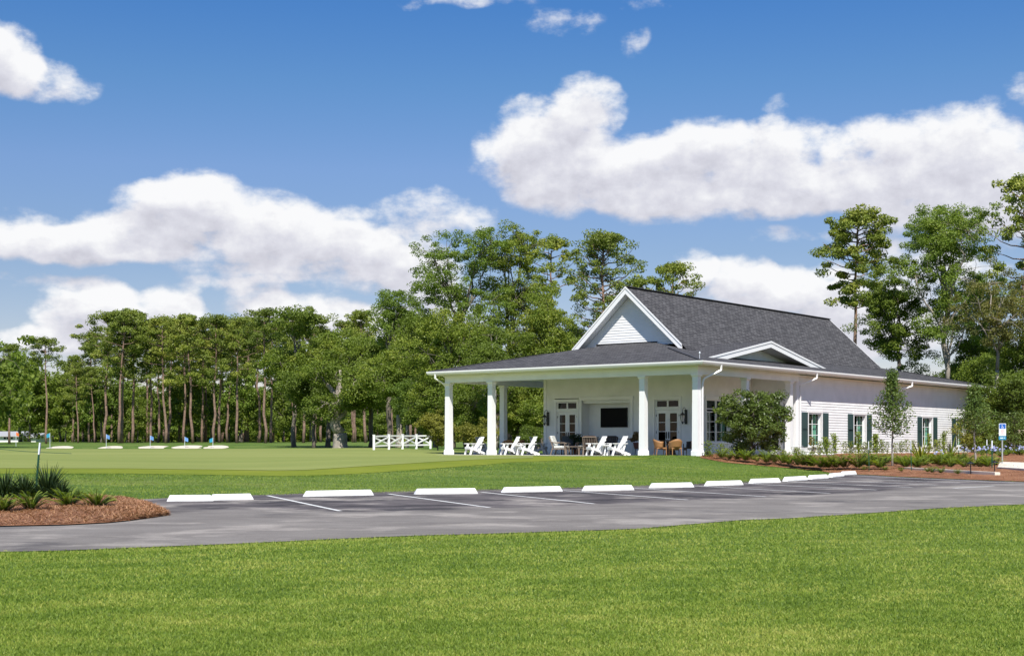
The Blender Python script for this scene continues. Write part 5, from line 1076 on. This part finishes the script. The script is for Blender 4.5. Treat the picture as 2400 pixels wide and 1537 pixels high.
# ---- bushes
def bush(name,px,pb,pt,Y,W,label,leafm,seed,leaf=.10,nleaf=90,clumps=70,lobes=9,cr=.32,base=.06,cat='bush'):
    x=(px-1200)*Y/F; z=gz(x,Y); H=ZC-(pt-YH)*Y/F-z; g=broad(seed,H,W,base,.05,lobes,clumps,leaf,nleaf,cr,fork=.15); r=empty(name,(x,Y,z),0,label,cat); part('stem',g[0],'bark_oak',r); o=bpy.data.objects.new('foliage',np_mesh('foliage',g[1],4,g[2],M[leafm])); link(o,r); return r
bush('bush',1026,1045,964,92,2.7,'yellow green bush between the fence and the leftmost column','leaf_yellow',60,clumps=130,nleaf=110)
bush('bush',1100,1045,985,96,2.2,'yellow green bush between the two leftmost columns','leaf_yellow',61)
bush('bush',1135,1045,978,100,2.2,'yellow leaved bush left of the second column','leaf_yellow',62)
bush('bush',1236,1050,1000,99,2.2,'dark bush seen low through the porch','leaf_oak',63)
bush('bush',2285,1060,968,88,2.2,'yellow green bush behind the far young tree','leaf_yellow',64)
bush('bush',2378,1058,958,82,3.0,'dark glossy bush right of the parking sign','leaf_camellia',65)
bush('bush',2320,1058,985,86,2.0,'green bush just left of the parking sign','leaf_oak',66)
x,y=bw(-.75,3.3); g=broad(70,2.85,4.5,.03,.06,17,230,.10,120,.32,fork=.15,flat=.95)
r=empty('glossy_shrub',(x,y,gz(x,y)+.08),0,'large rounded glossy shrub in front of the side porch','shrub'); part('stem',g[0],'bark_oak',r,smooth=True); o=bpy.data.objects.new('foliage',np_mesh('foliage',g[1],4,g[2],M['leaf_camellia'])); link(o,r)
# young staked trees: narrow cone of fine leaves on a clear pale stem
def young(px,pb,pt,lb,label,wpx,seed):
    x,y,z=hit(px,pb); k=y/F; H=(pb-pt)*k; hb=(pb-lb)*k; W=wpx*k; g=np.random.default_rng(seed); mb=MB(); tk=curve((0,0,-.1),(0,0,H*.97),0,g,8,.006); mb.tube(tk,taper(.055,.012,8),8); C=[];T_=[]
    for i in range(60):
        f=i/60; h=hb+(H-hb)*f; az=i*2.4; L=W/2*1.2*(1-f)**1.15*(.6+.5*g.random())*(.7+1.2*min(f,.25)); e=np.array([L*math.cos(az),L*math.sin(az),h+L*.45]); mb.tube(curve((0,0,h-.05),e,-.05,g,4,.03),taper(.012,.004,4),4,False)
        for s in (.35,.65,1.0): C.append(np.array([e[0]*s,e[1]*s,h+L*.45*s])); T_.append(g.random())
    C=np.array(C); i=np.repeat(np.arange(len(C)),26); n=len(i); c=C[i]+g.normal(0,.11,(n,3))*np.array([1,1,.9]); r=empty('young_tree',(x,y,z),0,label,'tree','young trees in the mulch bed'); part('trunk',mb,'bark_young',r,smooth=True)
    o=bpy.data.objects.new('crown',np_mesh('crown',leaf_quads(c,.10,.06,g,.5),4,np.clip(.3*np.array(T_)[i]+.4*g.random(n),0,1),M['leaf_young'])); link(o,r)
young(2091,1097,872,1022,'young cone shaped tree on a pale stem, nearer of the two along the side wall',108,81); young(2285,1094,905,1018,'young dark tree on a pale stem at the far end of the side wall',104,82)
# ---- planting: fronds, straps, uprights
def frond_plant(seed,nf,L,nl,ll,lw,lift=(.65,1.38)):
    g=np.random.default_rng(seed); V=[];T_=[]
    for k in range(nf):
        az=k*2.399+g.normal(0,.2); el=g.uniform(*lift); n=nl; t=np.linspace(.15,1,n); ln=L*(.75+.4*g.random()); r_=ln*(t*math.cos(el)+.12*t*t); z=ln*(t*math.sin(el)-.22*t*t*t)
        for s in(-1,1):
            c=np.stack([r_*math.cos(az),r_*math.sin(az),z],1); dr=np.array([math.cos(az),math.sin(az),.35]); sd=np.array([-math.sin(az),math.cos(az),.15])*s; a=(sd*.85+dr*.5); a=a/np.linalg.norm(a); l=(ll*np.sin(math.pi*(.15+.8*t))**.6)[:,None]
            b=np.cross(a,np.array([0,0,1.]));b/=np.linalg.norm(b); V.append(np.stack([c,c+a*l*.45+b*lw,c+a*l,c+a*l*.45-b*lw],1).reshape(-1,3)); T_.append(np.full(n,g.random())*.5+.3*g.random(n))
        p=np.stack([r_*math.cos(az),r_*math.sin(az),z],1); w_=np.array([-math.sin(az),math.cos(az),0])*.006; V.append(np.stack([p[:-1]-w_,p[:-1]+w_,p[1:]+w_,p[1:]-w_],1).reshape(-1,3)); T_.append(np.full(n-1,.2))
    return np.concatenate(V),np.concatenate(T_)
def strap_plant(seed,nb,L,wd,spread=.6,droop=.5):
    g=np.random.default_rng(seed); V=[];T_=[]
    for k in range(nb):
        az=g.random()*6.28; el=math.pi/2-spread*(.1+1.0*g.random()); ln=L*(.55+.5*g.random()); t=np.linspace(0,1,6); r_=ln*(t*math.cos(el)+droop*.3*t**2.2*math.cos(el)); z=ln*(t*math.sin(el)-droop*.5*t**3*math.cos(el)*1.2); p=np.stack([.03*math.cos(az)+r_*math.cos(az),.03*math.sin(az)+r_*math.sin(az),z],1); tw=az+1.57+g.normal(0,.5); w_=np.array([math.cos(tw),math.sin(tw),0])*wd*.5; ww=(np.sin(math.pi*(.22+.76*t))**.8)[:,None]*w_
        V.append(np.stack([p[:-1]-ww[:-1],p[:-1]+ww[:-1],p[1:]+ww[1:],p[1:]-ww[1:]],1).reshape(-1,3)); T_.append(np.full(5,g.random())*.6+.15)
    return np.concatenate(V),np.concatenate(T_)
def plant(name,VT,mat,label,cat='plant',group=None):
    o=bpy.data.objects.new(name,np_mesh(name,VT[0],4,VT[1],M[mat])); link(o); return tag(o,label,cat,group)
def cp(o,loc,rz,s,label):
    c=o.copy(); COL.objects.link(c); c.location=loc; c.rotation_euler=(0,0,rz); c.scale=(s,s,s) if not isinstance(s,tuple) else s; c['label']=label; return c
# left bed
GS='dark strap leaved clumps in the left bed'; first=True
for k,(px,py,h,lb) in enumerate([(112,1168,82,'big dark strap leaved clump around the leaning stake'),(60,1168,62,'dark arching strap leaved clump just left of the leaning stake'),(12,1168,68,'dark strap leaved clump at the left edge of the frame'),(-45,1168,70,'dark strap leaved clump beyond the left edge'),(140,1170,52,'smaller dark strap leaved clump right of the leaning stake')]):
    x,y,z=lbz(px,py); o=plant('strap_leaf_clump',strap_plant(90+k,300,h*y/F*1.2,.030,1.15,.75),'leaf_dark',lb,'plant',GS); o.location=(x,y,z-.04)
GF='yellow green fern clumps in the left bed'
for k,(px,py,h,lb) in enumerate([(8,1200,42,'yellow green fern clump cut by the left edge of the frame'),(72,1196,48,'yellow green fern clump in front of the leaning stake'),(160,1188,48,'yellow green fern clump second from the right in the left bed'),(228,1190,46,'rightmost fern clump in the left bed, with one dark frond'),(185,1172,26,'small fern clump behind the two rightmost in the left bed')]):
    x,y,z=lbz(px,py); o=plant('fern_clump',frond_plant(110+k,40,h*y/F*1.3,16,.10*h/45,.016),'leaf_fern',lb,'plant',GF); o.location=(x,y,z-.03)
mb=MB(); mb.tube([(0,0,-.1),(.01,0,.17)],.035,8); o=mb.build('wooden_peg',M['teak']); x,y,z=lbz(31,1166); o.location=(x,y,z); tag(o,'short weathered wooden peg in the left bed','peg')
# right bed: low ferns
fv=[plant('fern_clump',frond_plant(130+k,30,.62,11,.14,.026),'leaf_fern','x','plant','low fern clumps in the long mulch bed') for k in range(3)]; uf=set()
def fern(px,py,s,label='low green fern clump, one of many in the mulch bed beside the lot'):
    k=int(px*7+py)%3; loc=hit(px,py); loc=(loc[0],loc[1],loc[2]+.08)
    if k not in uf: uf.add(k); fv[k].location=loc; fv[k].scale=(s,)*3; fv[k]['label']=label
    else: cp(fv[k],loc,px*.9,s,label)
for px,py,s in [(1657,1073,.5),(1692,1079,.9),(1710,1082,.6),(1728,1084,1.0),(1748,1086,1.1),(1775,1087,.5),(1797,1091,1.2),(1836,1093,1.2),(1850,1095,.9),(1885,1099,1.3),(1903,1100,1.2),(1925,1103,1.2),(1940,1104,1.1),(1958,1104,1.2),(1980,1103,1.2),(2012,1104,1.4),(2022,1094,1.2),(2045,1090,1.1),(2062,1104,1.2),(2058,1089,1.0),(2080,1090,.9),(2100,1093,.9),(2118,1098,1.0),(2123,1102,1.1),(2150,1103,1.1),(2160,1090,1.0),(2178,1088,.9),(2190,1095,1.2),(2206,1099,1.3),(2216,1093,1.1),(2235,1096,1.1),(2248,1093,1.1),(2268,1090,1.0),(2282,1097,.8),(2305,1092,1.0),(2314,1101,1.0),(2333,1096,.9),(2255,1087,.9),(2130,1088,.8),(2360,1072,.8),(2385,1070,.9),(2345,1075,.7),(2185,1114,.5),(2205,1115,.5),(2174,1112,.4),(2245,1117,.4),(2112,1110,.35),(2075,1108,.4),(2026,1107,.4),(2036,1099,.9),(2092,1087,.9),(2145,1096,.9),(2168,1097,.9),(2228,1101,.9),(2260,1101,.9),(2292,1088,.8),(2297,1101,.8),(2110,1086,.8),(2205,1089,.9),(2068,1096,.8),(2320,1086,.8),(1815,1090,.8),(1765,1083,.6),(1868,1097,.9)]: fern(px,py,s)
# tall lime and green straps in front of the wall
for k,(px,py,h,m_,lb) in enumerate([(2158,1086,52,'leaf_lime','yellow green strap leaved plant between the nearer young tree and third window'),(2226,1080,50,'leaf_fern','big green strap leaved plant below the gap before the last window'),(2040,1088,28,'leaf_lime','lime strap leaved plant left of the nearer young tree'),(1899,1096,18,'leaf_lime','small lime strap plant left of the stone steps')]):
    x,y,z=hit(px,py); o=plant('strap_leaf_plant',strap_plant(150+k,46,h*y/F*1.25,.075*h/50,.95,.5),m_,lb); o.location=(x,y,z)
# wall shrubs
def upright(seed,h,w_,n,leafm):
    g=np.random.default_rng(seed); mb=MB(); 
    for k in range(3): mb.tube(curve((g.normal(0,.03),g.normal(0,.03),-.05),(g.normal(0,w_*.3),g.normal(0,w_*.2),h*(.8+.2*g.random())),0,g,5,.03),taper(.014,.006,5),5,False)
    c=np.stack([g.normal(0,w_*.33,n),g.normal(0,w_*.28,n),h*(.12+.9*g.random(n))],1); r=empty('upright_shrub'); part('stem',mb,'bark_oak',r); o=bpy.data.objects.new('foliage',np_mesh('foliage',leaf_quads(c,.085,.055,g,.4),4,g.random(n)*.8,M[leafm])); link(o,r); r['category']='shrub'; r['group']='upright shrubs planted along the white side wall'; return r
uv_=[upright(170,.95,.34,260,'leaf_oak'),upright(171,1.0,.24,420,'leaf_fern'),upright(172,.9,.40,170,'leaf_oak'),upright(173,.95,.26,260,'leaf_rust')]; uu=set(); KU=[kids(o) for o in uv_]
def ush(px,v,k,h,label):
    # between the wall and the bed edge; v is found from the column of the photograph
    uo=-.05; vv=v_at(px,uo); x,y=bw(uo,vv); loc=(x,y,FLOOR-.06 if vv<19 else gz(x,y)+.03); o=uv_[k]
    if k not in uu: uu.add(k); o.location=loc; o.scale=(1,1,h); o['label']=label
    else: dup(o,loc,px*.7,label,(1,1,h),ks=KU[k])
LU='thin upright green shrub, one of many along the white side wall'
for px,k,h,lb in [(1868,2,.45,LU),(1880,2,.3,LU),(1905,3,1.0,'bronze leaved upright shrub under the first window'),(1922,0,.8,LU),(1936,1,.95,LU),(1945,2,.8,LU),(1956,1,1.15,'dense narrow green shrub left of the second window'),(1980,2,.85,LU),(1996,0,.8,LU),(2012,1,1.25,'dense narrow green shrub in front of the second window'),(2024,2,.8,LU),(2036,0,.75,LU),(2050,1,1.15,'dense twin stemmed shrub right of the second window'),(2054,1,1.1,LU),(2066,0,.85,LU),(2078,2,.75,LU),(2098,2,.7,LU),(2112,0,.75,LU),(2124,2,.9,LU),(2140,0,.8,LU),(2178,1,1.15,'dense narrow green shrub below the third window'),(2192,2,.9,LU),(2200,0,.9,LU),(2212,1,1.3,'tall dense narrow shrub between the third and last windows'),(2258,0,1.15,LU),(2266,2,1.0,LU),(2275,2,.9,LU)]: ush(px,0,k,h,lb)
# small shrubs at the porch corner
for k,(px,py,h) in enumerate([(1660,1074,44),(1690,1075,40),(1866,1080,34),(1705,1077,30),(1838,1082,30)]):
    x,y,z=hit(px,py,50,75); dup(uv_[2] if k%2 else uv_[0],(x,y,z),k,'small sparse shrub beside the big glossy shrub at the side porch',(1,1,h*y/F/1.0),group='sparse shrubs around the big glossy shrub',ks=KU[2 if k%2 else 0])
# agapanthus
def agap(seed):
    g=np.random.default_rng(seed); r=empty('flowering_lily'); r['category']='flower'; r['group']='pale blue lilies at the back of the bed'; V,t=strap_plant(seed,40,.5,.03,1.0,.8); o=bpy.data.objects.new('leaves',np_mesh('leaves',V,4,t,M['leaf_fern'])); link(o,r); mb=MB(); fb=[];
    mf=MB()
    for k in range(5):
        x,y,h=g.normal(0,.22),g.normal(0,.15),.36+.22*g.random(); mb.tube([(0,0,0),(x*.6,y*.6,h*.6),(x,y,h)],.008,5)
        for q in range(16): d=g.normal(0,1,3); d/=np.linalg.norm(d); mf.bar((x,y,h),(x+d[0]*.08,y+d[1]*.08,h+d[2]*.06),.018,.018)
    part('stalk',mb,'post_green',r); part('bloom',mf,'bloom',r); return r
ag=agap(190); KA=kids(ag); LA='pale blue lily, one of many at the back of the bed near the sign'; fa=True
for px,py in [(2291,1068),(2302,1070),(2312,1066),(2322,1070),(2336,1066),(2343,1072),(2360,1068),(2368,1064),(2376,1067),(2384,1064),(2392,1070),(2398,1066),(2408,1068),(2420,1066),(2262,1072),(2203,1080)]:
    loc=hit(px,py); s=.95; lb=LA if px!=2203 else 'pale blue lily between the third and last windows'
    if fa: fa=False; ag.location=loc; ag['label']=lb
    else: dup(ag,loc,px*.7,lb,s,ks=KA)
# potted plants on the porch
def potted(px,v,label,leafm,h,seed,stand=0):
    u=u_at(px,v); x,y=bw(u,v); r=empty('potted_plant',(x,y,FLOOR),0,label,'potted plant'); mb=MB(); mb.lathe([(.13,stand),(.20,stand+.30),(.22,stand+.33),(.20,stand+.33),(.17,stand+.28)],(0,0,0),16); part('pot',mb,'pot',r)
    if stand:
        mb=MB()
        for k in range(3): t_=k*2.094; mb.bar((.16*math.cos(t_),.16*math.sin(t_),stand+.02),(.2*math.cos(t_),.2*math.sin(t_),0),.015,.015)
        part('stand',mb,'black',r)
    g=broad(seed,h,.62,.0,.02,6,26,.09,60,.16); V=g[1]+np.array([0,0,stand+.30]); o=bpy.data.objects.new('foliage',np_mesh('foliage',V,4,g[2],M[leafm])); link(o,r)
potted(1352,4.4,'dark leafy plant in a terracotta pot beside the left porch doors','leaf_dark',.85,195); potted(1493,4.6,'purple and green plant on a stand between the niche and the third column','leaf_brown',.62,196,.30)
